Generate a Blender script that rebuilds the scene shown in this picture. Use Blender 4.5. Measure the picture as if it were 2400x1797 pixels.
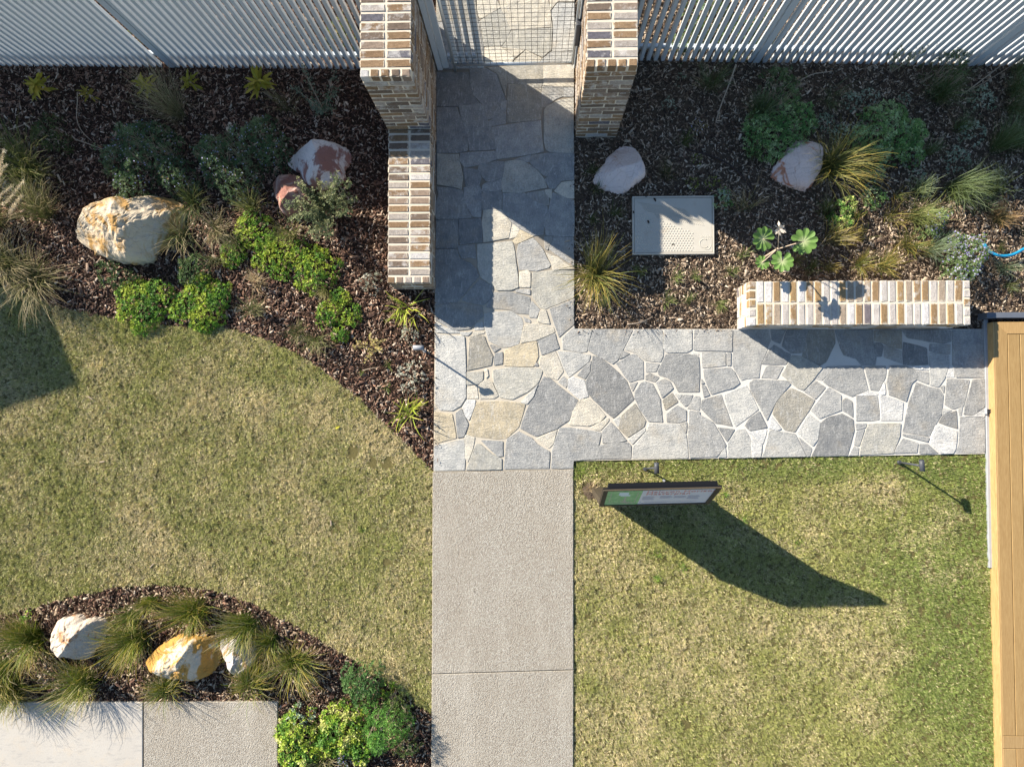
import bpy, bmesh, math, random
import numpy as np
from mathutils import Vector, Matrix

for o_ in list(bpy.data.objects): bpy.data.objects.remove(o_)
SC = bpy.context.scene
COL = SC.collection
R = np.random.default_rng(7)
random.seed(7)

# ------------------------------------------------------------------ camera
H = 7.72                 # flying height in metres
FPX = 1600.0             # focal length in photograph pixels (24 mm equivalent)
n_ = np.array([(1250 - 1200) / FPX, -(945 - 898.5) / FPX, -1.0]); n_ /= np.linalg.norm(n_)
EZ = -n_
EX = np.array([1.0, 0, 0]); EX = EX - EX.dot(EZ) * EZ; EX /= np.linalg.norm(EX)
EY = np.cross(EZ, EX)
RW = np.array([EX, EY, EZ])          # world = RW @ cam
cam = bpy.data.cameras.new('camera'); cam_o = bpy.data.objects.new('camera', cam); COL.objects.link(cam_o)
cam.sensor_width = 36; cam.lens = 24; cam.clip_end = 400; cam.clip_start = 0.05
M4 = Matrix.Identity(4)
for i in range(3):
    for j in range(3): M4[i][j] = RW[i, j]
M4[2][3] = H
cam_o.matrix_world = M4
SC.camera = cam_o

def G(px, py, z=0.0):
    """photograph pixel -> point on the horizontal plane at height z"""
    d = RW @ np.array([(px - 1200) / FPX, -(py - 898.5) / FPX, -1.0])
    t = (z - H) / d[2]
    return np.array([d[0] * t, d[1] * t, z])
def GP(pts, z=0.0): return np.array([G(x, y, z) for x, y in pts])
PM = 1 / 207.0           # metres per photograph pixel on the ground

# ------------------------------------------------------------------ sky and sun
SUN_EL = math.radians(27.5); SUN_AZ = math.radians(303.7)
wd = bpy.data.worlds.new('World'); SC.world = wd; wd.use_nodes = True
sk = wd.node_tree.nodes.new('ShaderNodeTexSky'); sk.sky_type = 'NISHITA'; sk.sun_disc = False
sk.sun_elevation = SUN_EL; sk.sun_rotation = SUN_AZ; sk.air_density = 1.1; sk.dust_density = 0.25; sk.ozone_density = 2.5
wd.node_tree.links.new(sk.outputs[0], wd.node_tree.nodes['Background'].inputs[0])
wd.node_tree.nodes['Background'].inputs[1].default_value = 0.075
sl = bpy.data.lights.new('sun', 'SUN'); sl.energy = 5.0; sl.angle = math.radians(0.5); sl.color = (1.0, 0.91, 0.78)
so = bpy.data.objects.new('sun', sl); COL.objects.link(so); so.location = (-6, 4, 9)
so.rotation_euler = Vector((0.832 * math.cos(SUN_EL), -0.555 * math.cos(SUN_EL), -math.sin(SUN_EL))).to_track_quat('-Z', 'Y').to_euler()
SC.view_settings.view_transform = 'Standard'; SC.view_settings.look = 'None'
SC.view_settings.exposure = 1.17; SC.view_settings.gamma = 1.0; SC.view_settings.use_curve_mapping = False
SC.render.engine = 'CYCLES'

# ------------------------------------------------------------------ materials
MATS = {}
class NT:
    def __init__(s, name, rough=0.8, spec=0.3):
        s.m = bpy.data.materials.new(name); s.m.use_nodes = True; s.t = s.m.node_tree
        s.b = s.t.nodes['Principled BSDF']; s.b.inputs['Roughness'].default_value = rough
        s.b.inputs['Specular IOR Level'].default_value = spec
        MATS[name] = s.m; s.co = None
    def n(s, ty, **k):
        nd = s.t.nodes.new(ty)
        for a, v in k.items():
            if hasattr(nd, a) and not isinstance(getattr(type(nd), a, None), type(None)) and a not in nd.inputs: setattr(nd, a, v)
            else: s.inp(nd, a, v)
        return nd
    def inp(s, nd, a, v):
        i = nd.inputs[a]
        if isinstance(v, bpy.types.NodeSocket): s.t.links.new(v, i)
        else: i.default_value = v
    def pos(s, scale=(1, 1, 1), jitter=False):
        g = s.n('ShaderNodeNewGeometry').outputs['Position']
        if jitter:
            r = s.n('ShaderNodeObjectInfo').outputs['Random']
            c = s.n('ShaderNodeVectorMath'); c.operation = 'SCALE'; c.inputs[0].default_value = (31, 17, 53); s.t.links.new(r, c.inputs['Scale'])
            a = s.n('ShaderNodeVectorMath'); a.operation = 'ADD'; s.t.links.new(g, a.inputs[0]); s.t.links.new(c.outputs[0], a.inputs[1]); g = a.outputs[0]
        mp = s.n('ShaderNodeMapping'); s.t.links.new(g, mp.inputs[0]); mp.inputs['Scale'].default_value = scale
        return mp.outputs[0]
    def noise(s, vec, scale, detail=6, rough=0.6, dist=0.0):
        nd = s.t.nodes.new('ShaderNodeTexNoise'); s.t.links.new(vec, nd.inputs['Vector'])
        nd.inputs['Scale'].default_value = scale; nd.inputs['Detail'].default_value = detail
        nd.inputs['Roughness'].default_value = rough; nd.inputs['Distortion'].default_value = dist
        return nd.outputs['Fac']
    def voro(s, vec, scale, out='Distance', feature='F1'):
        nd = s.t.nodes.new('ShaderNodeTexVoronoi'); nd.feature = feature; s.t.links.new(vec, nd.inputs['Vector']); nd.inputs['Scale'].default_value = scale
        return nd.outputs[out]
    def ramp(s, fac, stops):
        nd = s.t.nodes.new('ShaderNodeValToRGB'); s.t.links.new(fac, nd.inputs[0]); e = nd.color_ramp.elements
        while len(e) < len(stops): e.new(0.5)
        for k, (p, c) in enumerate(stops):
            e[k].position = p; e[k].color = (c, c, c, 1) if isinstance(c, (int, float)) else (*c, 1)
        return nd.outputs[0]
    def mix(s, fac, a, b, mode='MIX'):
        nd = s.t.nodes.new('ShaderNodeMixRGB'); nd.blend_type = mode
        for i, v in ((0, fac), (1, a), (2, b)):
            if isinstance(v, bpy.types.NodeSocket): s.t.links.new(v, nd.inputs[i])
            elif i == 0: nd.inputs[0].default_value = v
            else: nd.inputs[i].default_value = (*v, 1)
        return nd.outputs[0]
    def math(s, op, a, b=0.0):
        nd = s.t.nodes.new('ShaderNodeMath'); nd.operation = op
        for i, v in ((0, a), (1, b)):
            if isinstance(v, bpy.types.NodeSocket): s.t.links.new(v, nd.inputs[i])
            else: nd.inputs[i].default_value = v
        return nd.outputs[0]
    def base(s, c):
        if isinstance(c, bpy.types.NodeSocket): s.t.links.new(c, s.b.inputs['Base Color'])
        else: s.b.inputs['Base Color'].default_value = (*c, 1)
    def bump(s, h, strength=0.5, dist=0.01):
        nd = s.t.nodes.new('ShaderNodeBump'); s.t.links.new(h, nd.inputs['Height']); nd.inputs['Strength'].default_value = strength
        nd.inputs['Distance'].default_value = dist; s.t.links.new(nd.outputs[0], s.b.inputs['Normal'])
    def objcol(s): return s.t.nodes.new('ShaderNodeObjectInfo').outputs['Color']
    def rnd(s): return s.t.nodes.new('ShaderNodeObjectInfo').outputs['Random']
    def attr(s, nm='Col'):
        a = s.t.nodes.new('ShaderNodeAttribute'); a.attribute_name = nm; return a.outputs['Color']

def mats():
    m = NT('stone', 0.75, 0.3)                      # quartzite paving, tint from the object colour
    p = m.pos(jitter=True)
    f1 = m.noise(p, 9, 8, 0.65); f2 = m.noise(p, 70, 6, 0.7)
    c = m.mix(m.ramp(f1, [(0.3, 0), (0.7, 1)]), m.mix(1.0, m.objcol(), (0.74, 0.76, 0.78), 'MULTIPLY'), m.mix(1.0, m.objcol(), (1.24, 1.22, 1.17), 'MULTIPLY'))
    st = m.noise(m.pos((14, 3.5, 6), True), 2.2, 7, 0.75, 1.5)                         # pale mineral streaks
    c = m.mix(m.math('MULTIPLY', m.ramp(st, [(0.52, 0), (0.70, 1)]), 0.62), c, (0.64, 0.635, 0.61))
    c = m.mix(m.math('MULTIPLY', m.ramp(m.noise(p, 3.2, 4), [(0.55, 0), (0.75, 1)]), 0.35), c, (0.42, 0.33, 0.20))   # iron stain
    c = m.mix(m.ramp(f2, [(0.3, 0.42), (0.55, 0)]), c, (0.06, 0.065, 0.075))
    m.base(c)
    cl = m.noise(m.pos((3, 9, 5), True), 6, 8, 0.7, 0.6)
    m.bump(m.math('ADD', m.math('MULTIPLY', cl, 1.4), m.math('MULTIPLY', f2, 0.6)), 0.85, 0.012)

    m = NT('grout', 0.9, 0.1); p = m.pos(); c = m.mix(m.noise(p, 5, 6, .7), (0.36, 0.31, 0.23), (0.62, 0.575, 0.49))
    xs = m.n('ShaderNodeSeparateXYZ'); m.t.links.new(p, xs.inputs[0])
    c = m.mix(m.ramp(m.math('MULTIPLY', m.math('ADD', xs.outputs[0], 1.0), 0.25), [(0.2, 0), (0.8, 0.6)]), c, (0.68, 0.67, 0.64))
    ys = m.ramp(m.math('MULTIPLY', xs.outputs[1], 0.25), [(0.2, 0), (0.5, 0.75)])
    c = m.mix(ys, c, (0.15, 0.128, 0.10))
    m.base(c); m.bump(m.noise(p, 120, 4), 0.6, 0.004)

    m = NT('brick', 0.9, 0.15); p = m.pos(jitter=True)
    f = m.noise(p, 38, 7, 0.72); c = m.mix(m.ramp(f, [(0.3, 0), (0.7, 1)]), m.mix(1.0, m.objcol(), (0.72, 0.70, 0.68), 'MULTIPLY'), m.mix(1.0, m.objcol(), (1.2, 1.2, 1.2), 'MULTIPLY'))
    wsh = m.math('ADD', m.noise(p, 11, 6, 0.7), m.math('MULTIPLY', m.math('SUBTRACT', m.rnd(), 0.5), 0.22))
    c = m.mix(m.ramp(wsh, [(0.55, 0), (0.70, 0.7)]), c, (0.58, 0.555, 0.52))
    c = m.mix(m.ramp(m.noise(p, 150, 3), [(0.28, 0.7), (0.45, 0)]), c, (0.05, 0.035, 0.025))
    tc = m.n('ShaderNodeTexCoord'); sg = m.n('ShaderNodeSeparateXYZ'); m.t.links.new(tc.outputs['Generated'], sg.inputs[0])
    dd = [m.math('SUBTRACT', 0.5, m.math('ABSOLUTE', m.math('SUBTRACT', sg.outputs[k], 0.5))) for k in (0, 1)]
    sn = m.n('ShaderNodeSeparateXYZ'); m.t.links.new(m.n('ShaderNodeNewGeometry').outputs['Normal'], sn.inputs[0])
    ed = m.math('SUBTRACT', m.math('MULTIPLY', m.noise(p, 28, 5, .7), 0.31), m.math('MINIMUM', dd[0], dd[1]))
    sm = m.math('MULTIPLY', m.ramp(ed, [(0.08, 0), (0.13, 0.85)]), m.math('GREATER_THAN', sn.outputs[2], 0.6))
    c = m.mix(sm, c, (0.60, 0.53, 0.42))
    m.base(c); m.bump(m.math('ADD', f, m.noise(p, 120, 4)), 0.8, 0.006)

    m = NT('mortar', 0.95, 0.1); p = m.pos(); m.base(m.mix(m.noise(p, 30, 5), (0.56, 0.49, 0.385), (0.70, 0.63, 0.52))); m.bump(m.noise(p, 160, 4), 0.6, 0.004)

    m = NT('aggregate', 0.85, 0.2); p = m.pos()
    cc = m.voro(p, 105, 'Color'); g = m.n('ShaderNodeSeparateXYZ'); m.t.links.new(cc, g.inputs[0])
    c = m.ramp(g.outputs[0], [(0.0, (0.25, 0.222, 0.178)), (0.25, (0.405, 0.375, 0.312)), (0.6, (0.485, 0.457, 0.39)), (0.9, (0.55, 0.525, 0.455)), (1.0, (0.66, 0.635, 0.57))])
    c = m.mix(m.ramp(m.voro(p, 105), [(0.3, 0), (0.66, 0.8)]), c, (0.25, 0.215, 0.175))
    c = m.mix(m.ramp(m.noise(p, 1.3, 7, .65), [(0.38, 0.0), (0.7, 0.42)]), c, (0.31, 0.265, 0.205)); c = m.mix(m.ramp(m.noise(m.pos((2.2, .5, 1)), 1.6, 6), [(0.5, 0.0), (0.72, 0.25)]), c, (0.60, 0.56, 0.48)); c = m.mix(m.ramp(m.voro(p, 3.1), [(0.02, .7), (0.05, 0)]), c, (0.13, 0.11, 0.09))
    c = m.mix(m.ramp(m.noise(p, 26, 3), [(0.68, 0), (0.76, 0.4)]), c, (0.14, 0.12, 0.10))
    m.base(c); m.bump(m.math('SUBTRACT', 1.0, m.voro(p, 105)), 0.8, 0.008)

    m = NT('smooth_concrete', 0.7, 0.3); p = m.pos()
    c = m.mix(m.noise(p, 2.5, 8, 0.6), (0.40, 0.37, 0.325), (0.56, 0.53, 0.475)); c = m.mix(m.ramp(m.noise(p, 5, 7, .7), [(0.5, 0), (0.72, 0.6)]), c, (0.50, 0.42, 0.32)); c = m.mix(m.ramp(m.noise(m.pos((1, 2.5, 1)), 9, 7, .7), [(0.52, 0), (0.7, 0.5)]), c, (0.26, 0.255, 0.25))
    c = m.mix(m.ramp(m.noise(p, 90, 4), [(0.3, 0.25), (0.45, 0)]), c, (0.2, 0.19, 0.18)); m.base(c); m.bump(m.noise(p, 60, 6), 0.25, 0.004)

    m = NT('soil', 0.95, 0.1); p = m.pos()
    m.base(m.mix(m.noise(p, 24, 8, 0.75), (0.022, 0.014, 0.010), (0.10, 0.065, 0.045))); m.bump(m.noise(p, 45, 8, 0.75), 1.0, 0.03)
    m = NT('soil_pale', 0.95, 0.1); p = m.pos()
    m.base(m.mix(m.noise(p, 24, 8, 0.75), (0.06, 0.042, 0.03), (0.22, 0.165, 0.115))); m.bump(m.noise(p, 45, 8, 0.75), 1.0, 0.03)
    m = NT('turf', 0.95, 0.1); p = m.pos()
    m.base(m.mix(m.noise(p, 30, 8, 0.75), (0.09, 0.078, 0.03), (0.21, 0.18, 0.075))); m.bump(m.noise(p, 80, 6, 0.75), 1.0, 0.02)
    m = NT('earth', 0.95, 0.1); p = m.pos(); m.base(m.mix(m.noise(p, 3, 6), (0.12, 0.09, 0.06), (0.2, 0.16, 0.1)))

    for nm, tr in (('veg', 0.28), ('dry', 0.15)):
        m = NT(nm, 0.55, 0.3); c = m.attr(); m.base(c)
        tl = m.t.nodes.new('ShaderNodeBsdfTranslucent'); m.t.links.new(c, tl.inputs[0])
        mx = m.t.nodes.new('ShaderNodeMixShader'); mx.inputs[0].default_value = tr
        m.t.links.new(m.b.outputs[0], mx.inputs[1]); m.t.links.new(tl.outputs[0], mx.inputs[2])
        m.t.links.new(mx.outputs[0], m.t.nodes['Material Output'].inputs[0])
    m = NT('chip', 0.85, 0.25); p = m.pos((1, 1, 1)); m.base(m.mix(m.ramp(m.noise(p, 190, 4), [(0.35, 0.45), (0.6, 0)]), m.attr(), (0.02, 0.014, 0.01)))

    m = NT('slat', 0.45, 0.4); p = m.pos(); m.base(m.mix(m.noise(p, 5, 6), (0.60, 0.62, 0.63), (0.68, 0.70, 0.71)))
    m.base(m.mix(m.ramp(m.noise(p, 14, 6), [(0.6, 0), (0.8, 0.25)]), (0.50, 0.535, 0.565), (0.36, 0.36, 0.34)))
    m = NT('galvanised', 0.38, 0.5); p = m.pos(); m.b.inputs['Metallic'].default_value = 0.7; m.base(m.mix(m.voro(p, 60), (0.50, 0.54, 0.56), (0.66, 0.69, 0.70)))
    m = NT('wire', 0.6, 0.3); m.b.inputs['Metallic'].default_value = 0.3; m.base((0.055, 0.055, 0.055))
    m = NT('dark_metal', 0.5, 0.4); p = m.pos(); m.base(m.mix(m.noise(p, 20, 5), (0.045, 0.05, 0.06), (0.07, 0.075, 0.088)))
    m = NT('grey_metal', 0.42, 0.5); p = m.pos(); m.base(m.mix(m.noise(p, 9, 6), (0.10, 0.115, 0.145), (0.135, 0.15, 0.18)))
    m = NT('pale_metal', 0.45, 0.5); p = m.pos(); m.base(m.mix(m.noise(p, 12, 6), (0.27, 0.285, 0.31), (0.38, 0.40, 0.42)))
    m = NT('mid_metal', 0.5, 0.4); p = m.pos(); m.base(m.mix(m.noise(p, 12, 6), (0.25, 0.26, 0.28), (0.32, 0.33, 0.35)))
    m = NT('bronze', 0.7, 0.2); p = m.pos(); m.base(m.mix(m.noise(p, 15, 6), (0.055, 0.043, 0.03), (0.085, 0.068, 0.046)))
    m = NT('navy', 0.5, 0.4); m.base((0.007, 0.008, 0.011)); m.b.inputs['Specular IOR Level'].default_value = .1; m.b.inputs['Roughness'].default_value = .8
    m = NT('print_white', 0.5, 0.4); m.base((0.62, 0.60, 0.62))
    m = NT('print_green', 0.5, 0.4); p = m.pos(); m.base(m.mix(m.ramp(m.noise(p, 22, 4), [(0.45, 0), (0.6, 1)]), (0.19, 0.42, 0.18), (0.28, 0.50, 0.24)))
    m = NT('print_red', 0.5, 0.4); m.base((0.62, 0.20, 0.17))
    m = NT('print_grey', 0.5, 0.4); m.base((0.40, 0.37, 0.42))
    m = NT('print_blue', 0.5, 0.4); m.base((0.12, 0.2, 0.45))
    m = NT('print_pale', 0.5, 0.4); m.base((0.62, 0.70, 0.72))
    m = NT('print_path', 0.5, 0.4); m.base((0.45, 0.38, 0.34))

    m = NT('cover', 0.6, 0.35); p = m.pos(); c = m.mix(m.noise(p, 8, 7), (0.47, 0.44, 0.375), (0.55, 0.52, 0.45))
    c = m.mix(m.ramp(m.noise(p, 5, 6, 0.7), [(0.58, 0), (0.78, 0.55)]), c, (0.40, 0.30, 0.19)); m.base(c); m.bump(m.noise(p, 130, 4), 0.25, 0.003)

    m = NT('deck_wood', 0.55, 0.3); p = m.pos(jitter=True)
    gr = m.noise(m.pos((46, 2.2, 20), True), 3.0, 8, 0.65, 1.2); rg = m.n('ShaderNodeSeparateXYZ'); m.t.links.new(m.objcol(), rg.inputs[0])
    c = m.mix(m.ramp(gr, [(0.35, 0), (0.68, 1)]), (0.32, 0.20, 0.083), (0.45, 0.30, 0.135)); c = m.mix(1.0, c, m.objcol(), 'MULTIPLY')
    c = m.mix(m.ramp(m.noise(m.pos((150, 4, 60), True), 2.0, 5), [(0.3, 0.45), (0.48, 0)]), c, (0.26, 0.14, 0.045))
    m.base(c); m.bump(gr, 0.3, 0.002)
    m = NT('deck_dark', 0.9, 0.1); m.base((0.03, 0.022, 0.015))
    m = NT('hose_blue', 0.3, 0.5); m.base((0.015, 0.27, 0.50))
    m = NT('pipe_brown', 0.6, 0.3); m.base((0.045, 0.03, 0.025))
    m = NT('stick', 0.85, 0.2); p = m.pos(); m.base(m.mix(m.noise(p, 40, 4), (0.34, 0.26, 0.19), (0.55, 0.45, 0.34)))
    m = NT('render_wall', 0.9, 0.1); p = m.pos(); m.base(m.mix(m.noise(p, 6, 5), (0.55, 0.53, 0.5), (0.62, 0.6, 0.57)))
    m = NT('roofing', 0.6, 0.3); p = m.pos(); m.base(m.mix(m.noise(p, 3, 5), (0.14, 0.14, 0.15), (0.2, 0.2, 0.21)))
mats()

def rock_mat(name, base, pale, stain, s_scale, s_lo, s_hi, s2=None):
    m = NT(name, 0.9, 0.15); p = m.pos()
    c = m.mix(m.noise(p, 7, 8, 0.65), base, pale)
    c = m.mix(m.ramp(m.noise(m.pos((1.0, 0.7, 1.6)), s_scale, 6, 0.62, 1.3), [(s_lo, 0), (s_hi, 0.9)]), c, stain)
    if s2: c = m.mix(m.ramp(m.noise(m.pos((1.3, 2.2, 1)), 3.1, 5, 0.6, 0.8), [(0.52, 0), (0.62, 0.85)]), c, s2)
    c = m.mix(m.ramp(m.noise(p, 46, 6, 0.75), [(0.30, 0.5), (0.44, 0)]), c, (0.16, 0.12, 0.09))
    cr = m.voro(m.pos(), 5.5, 'Distance', 'DISTANCE_TO_EDGE')
    c = m.mix(m.ramp(cr, [(0.0, 0.35), (0.018, 0)]), c, (0.26, 0.19, 0.14))
    m.base(c); m.bump(m.math('ADD', m.noise(p, 16, 9, 0.72), m.math('MULTIPLY', m.noise(p, 70, 5), 0.4)), 0.7, 0.014)
    return m.m

# ------------------------------------------------------------------ mesh helpers
def raw(name, V, F, col=None, smooth=False):
    me = bpy.data.meshes.new(name); V = np.asarray(V, dtype=np.float32)
    if isinstance(F, np.ndarray):
        k = F.shape[1]; nf = len(F)
        me.vertices.add(len(V)); me.vertices.foreach_set('co', V.ravel())
        me.loops.add(nf * k); me.loops.foreach_set('vertex_index', F.astype(np.int32).ravel())
        me.polygons.add(nf); me.polygons.foreach_set('loop_start', np.arange(0, nf * k, k, dtype=np.int32))
        me.update(calc_edges=True)
    else:
        me.from_pydata([tuple(map(float, v)) for v in V], [], F); me.update()
    if col is not None:
        a = me.color_attributes.new('Col', 'FLOAT_COLOR', 'POINT')
        c4 = np.ones((len(V), 4), np.float32); c4[:, :3] = np.clip(col, 0, 1); a.data.foreach_set('color', c4.ravel())
    if smooth: me.polygons.foreach_set('use_smooth', np.ones(len(me.polygons), bool))
    return me
def link(name, me, mat=None, parent=None, loc=(0, 0, 0)):
    o = bpy.data.objects.new(name, me)
    if mat and not me.materials: me.materials.append(MATS[mat] if isinstance(mat, str) else mat)
    o.location = tuple(map(float, loc)); COL.objects.link(o)
    if parent: adopt(o, parent)
    return o
def wloc(p):
    v = Vector(p.location)
    while p.parent: p = p.parent
    return v
def adopt(o, p):
    o.parent = p; o.matrix_parent_inverse = Matrix.Translation(-Vector(p.location))   # parts keep plain world coordinates
    if p.parent: o.matrix_parent_inverse = Matrix.Translation(-Vector(p.location))
def tag(o, label, cat=None, group=None, kind=None):
    if label: o['label'] = label
    if cat: o['category'] = cat
    if group: o['group'] = group
    if kind: o['kind'] = kind
    return o
def thing(name, loc, label, cat, group=None):
    o = bpy.data.objects.new(name, None); COL.objects.link(o); o.location = tuple(map(float, loc)); o.empty_display_size = 0.1
    return tag(o, label, cat, group)
def mesh_at(name, V, F, mat, parent=None, loc=None, col=None, smooth=False):
    V = np.asarray(V, float)
    if loc is None: loc = np.array([V[:, 0].mean(), V[:, 1].mean(), V[:, 2].min()])
    return link(name, raw(name, V - np.asarray(loc), F, col, smooth), mat, parent, loc)
BOX = {}
def boxmesh(sx, sy, sz, bev=0.003, var=0, jit=0.0):
    k = (round(sx, 3), round(sy, 3), round(sz, 3), bev, var)
    if k in BOX: return BOX[k]
    bm = bmesh.new(); bmesh.ops.create_cube(bm, size=1.0); bmesh.ops.scale(bm, vec=(sx, sy, sz), verts=bm.verts)
    if bev: bmesh.ops.bevel(bm, geom=bm.edges[:], offset=min(bev, sx * .3, sy * .3, sz * .3), segments=1, affect='EDGES')
    if jit:
        rr = random.Random(hash(k))
        for v in bm.verts: v.co += Vector((rr.uniform(-jit, jit), rr.uniform(-jit, jit), rr.uniform(-jit, jit)))
    me = bpy.data.meshes.new('box'); bm.to_mesh(me); bm.free(); BOX[k] = me
    return me
def box(name, lo, hi, mat, parent=None, bev=0.003, var=0, jit=0.0, color=None):
    lo = np.array(lo, float); hi = np.array(hi, float); d = hi - lo
    me = boxmesh(*d, bev, (var, mat if isinstance(mat, str) else mat.name), jit)
    o = link(name, me, mat, parent, (lo + hi) / 2)
    if color is not None: o.color = (*color, 1)
    return o
def tube_arrays(pts, rad, sides=6, taper=1.0):
    P = np.asarray(pts, float); n = len(P); T = np.gradient(P, axis=0); T /= np.linalg.norm(T, axis=1)[:, None] + 1e-9
    up = np.array([0, 0, 1.0]); V = []
    for i in range(n):
        a = np.cross(T[i], up)
        if np.linalg.norm(a) < 1e-3: a = np.array([1.0, 0, 0])
        a /= np.linalg.norm(a); b = np.cross(T[i], a); r = rad * (1 + (taper - 1) * i / max(1, n - 1))
        for k in range(sides):
            t = 2 * math.pi * k / sides; V.append(P[i] + r * (math.cos(t) * a + math.sin(t) * b))
    F = [[i * sides + k, i * sides + (k + 1) % sides, (i + 1) * sides + (k + 1) % sides, (i + 1) * sides + k] for i in range(n - 1) for k in range(sides)]
    return np.array(V), F, [list(range(sides))[::-1], list(range((n - 1) * sides, n * sides))]
def tube(name, pts, rad, mat, parent=None, sides=6, taper=1.0, loc=None, smooth=True):
    V, F, caps = tube_arrays(pts, rad, sides, taper)
    o = mesh_at(name, V, F + caps, mat, parent, loc)
    if smooth: o.data.polygons.foreach_set('use_smooth', [len(p.vertices) == 4 for p in o.data.polygons])
    return o
def smooth_line(pts, n=24):
    P = np.asarray(pts, float); d = np.r_[0, np.cumsum(np.linalg.norm(np.diff(P, axis=0), axis=1))]; t = np.linspace(0, d[-1], n)
    Q = np.stack([np.interp(t, d, P[:, k]) for k in range(P.shape[1])], 1)
    for _ in range(3): Q[1:-1] = (Q[:-2] + 2 * Q[1:-1] + Q[2:]) / 4
    return Q
def inside(P, poly):
    x, y = P[:, 0], P[:, 1]; c = np.zeros(len(P), bool); n = len(poly); j = n - 1
    for i in range(n):
        xi, yi = poly[i][:2]; xj, yj = poly[j][:2]
        h = ((yi > y) != (yj > y)) & (x < (xj - xi) * (y - yi) / (yj - yi + 1e-12) + xi); c ^= h; j = i
    return c
def vnoise(x, y, scale, seed, octaves=3):
    out = np.zeros_like(x); amp = 1.0; tot = 0
    for k in range(octaves):
        g = np.random.default_rng(seed + k).random((64, 64)); u = x * scale * 2 ** k + 17.3 * k; v = y * scale * 2 ** k + 9.1 * k
        i = np.floor(u).astype(int); j = np.floor(v).astype(int); fu = u - i; fv = v - j; fu = fu * fu * (3 - 2 * fu); fv = fv * fv * (3 - 2 * fv)
        s = lambda a, b: g[(i + a) % 64, (j + b) % 64]
        out += amp * ((s(0, 0) * (1 - fu) + s(1, 0) * fu) * (1 - fv) + (s(0, 1) * (1 - fu) + s(1, 1) * fu) * fv); tot += amp; amp *= 0.55
    return out / tot
def sheet(name, poly, z, mat, kind='structure', parent=None, thick=0.0, label=None):
    P = np.array([[p[0], p[1]] for p in poly]); n = len(P)
    area = 0.5 * np.sum(P[:, 0] * np.roll(P[:, 1], -1) - np.roll(P[:, 0], -1) * P[:, 1])
    if area < 0: P = P[::-1]
    V = [(x, y, z) for x, y in P]; F = [list(range(n))]
    if thick:
        V += [(x, y, z - thick) for x, y in P]; F += [[i, i + n, (i + 1) % n + n, (i + 1) % n] for i in range(n)]
    o = mesh_at(name, V, F, mat, parent)
    if kind and not parent: o['kind'] = kind
    if label: o['label'] = label
    return o

# ------------------------------------------------------------------ the ground
def rect(x0, y0, x1, y1): return [(x0, y0), (x1, y0), (x1, y1), (x0, y1)]
sheet('ground', [(-60, -60), (60, -60), (60, 60), (-60, 60)], -0.09, 'earth')
EDGE_TOP = [(-140, 640), (0, 672), (80, 699), (155, 725), (263, 746), (400, 763), (522, 767), (606, 791), (686, 824), (747, 862), (837, 932), (921, 1012), (1013, 1103)]
EDGE_LOW = [(-140, 1475), (0, 1443), (63, 1427), (127, 1408), (190, 1392), (269, 1376), (348, 1371), (411, 1372), (475, 1380), (538, 1393), (600, 1420), (683, 1463), (745, 1495), (835, 1553), (900, 1600), (962, 1640), (1010, 1676)]
lawn_l = GP(EDGE_TOP + EDGE_LOW[::-1])
lawn_r = GP([(1344.5, 1080), (2309, 1063), (2334, 1064), (2336, 1940), (1344, 1940)])
bed_l = GP([(-140, -150)] + EDGE_TOP + [(1020, 1000), (1022, 330), (1026, -150)])
bed_r = GP([(1343, -150), (1346, 770.5), (2440, 770.5), (2440, -150)])
bed_b = GP(EDGE_LOW + [(1009, 1940), (-140, 1940)])
sheet('lawn', lawn_l, -0.026, 'turf'); sheet('lawn', lawn_r, -0.026, 'turf')
sheet('garden_bed', bed_l, -0.040, 'soil'); sheet('garden_bed', bed_r, -0.040, 'soil_pale'); sheet('garden_bed', bed_b, -0.040, 'soil')

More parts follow.
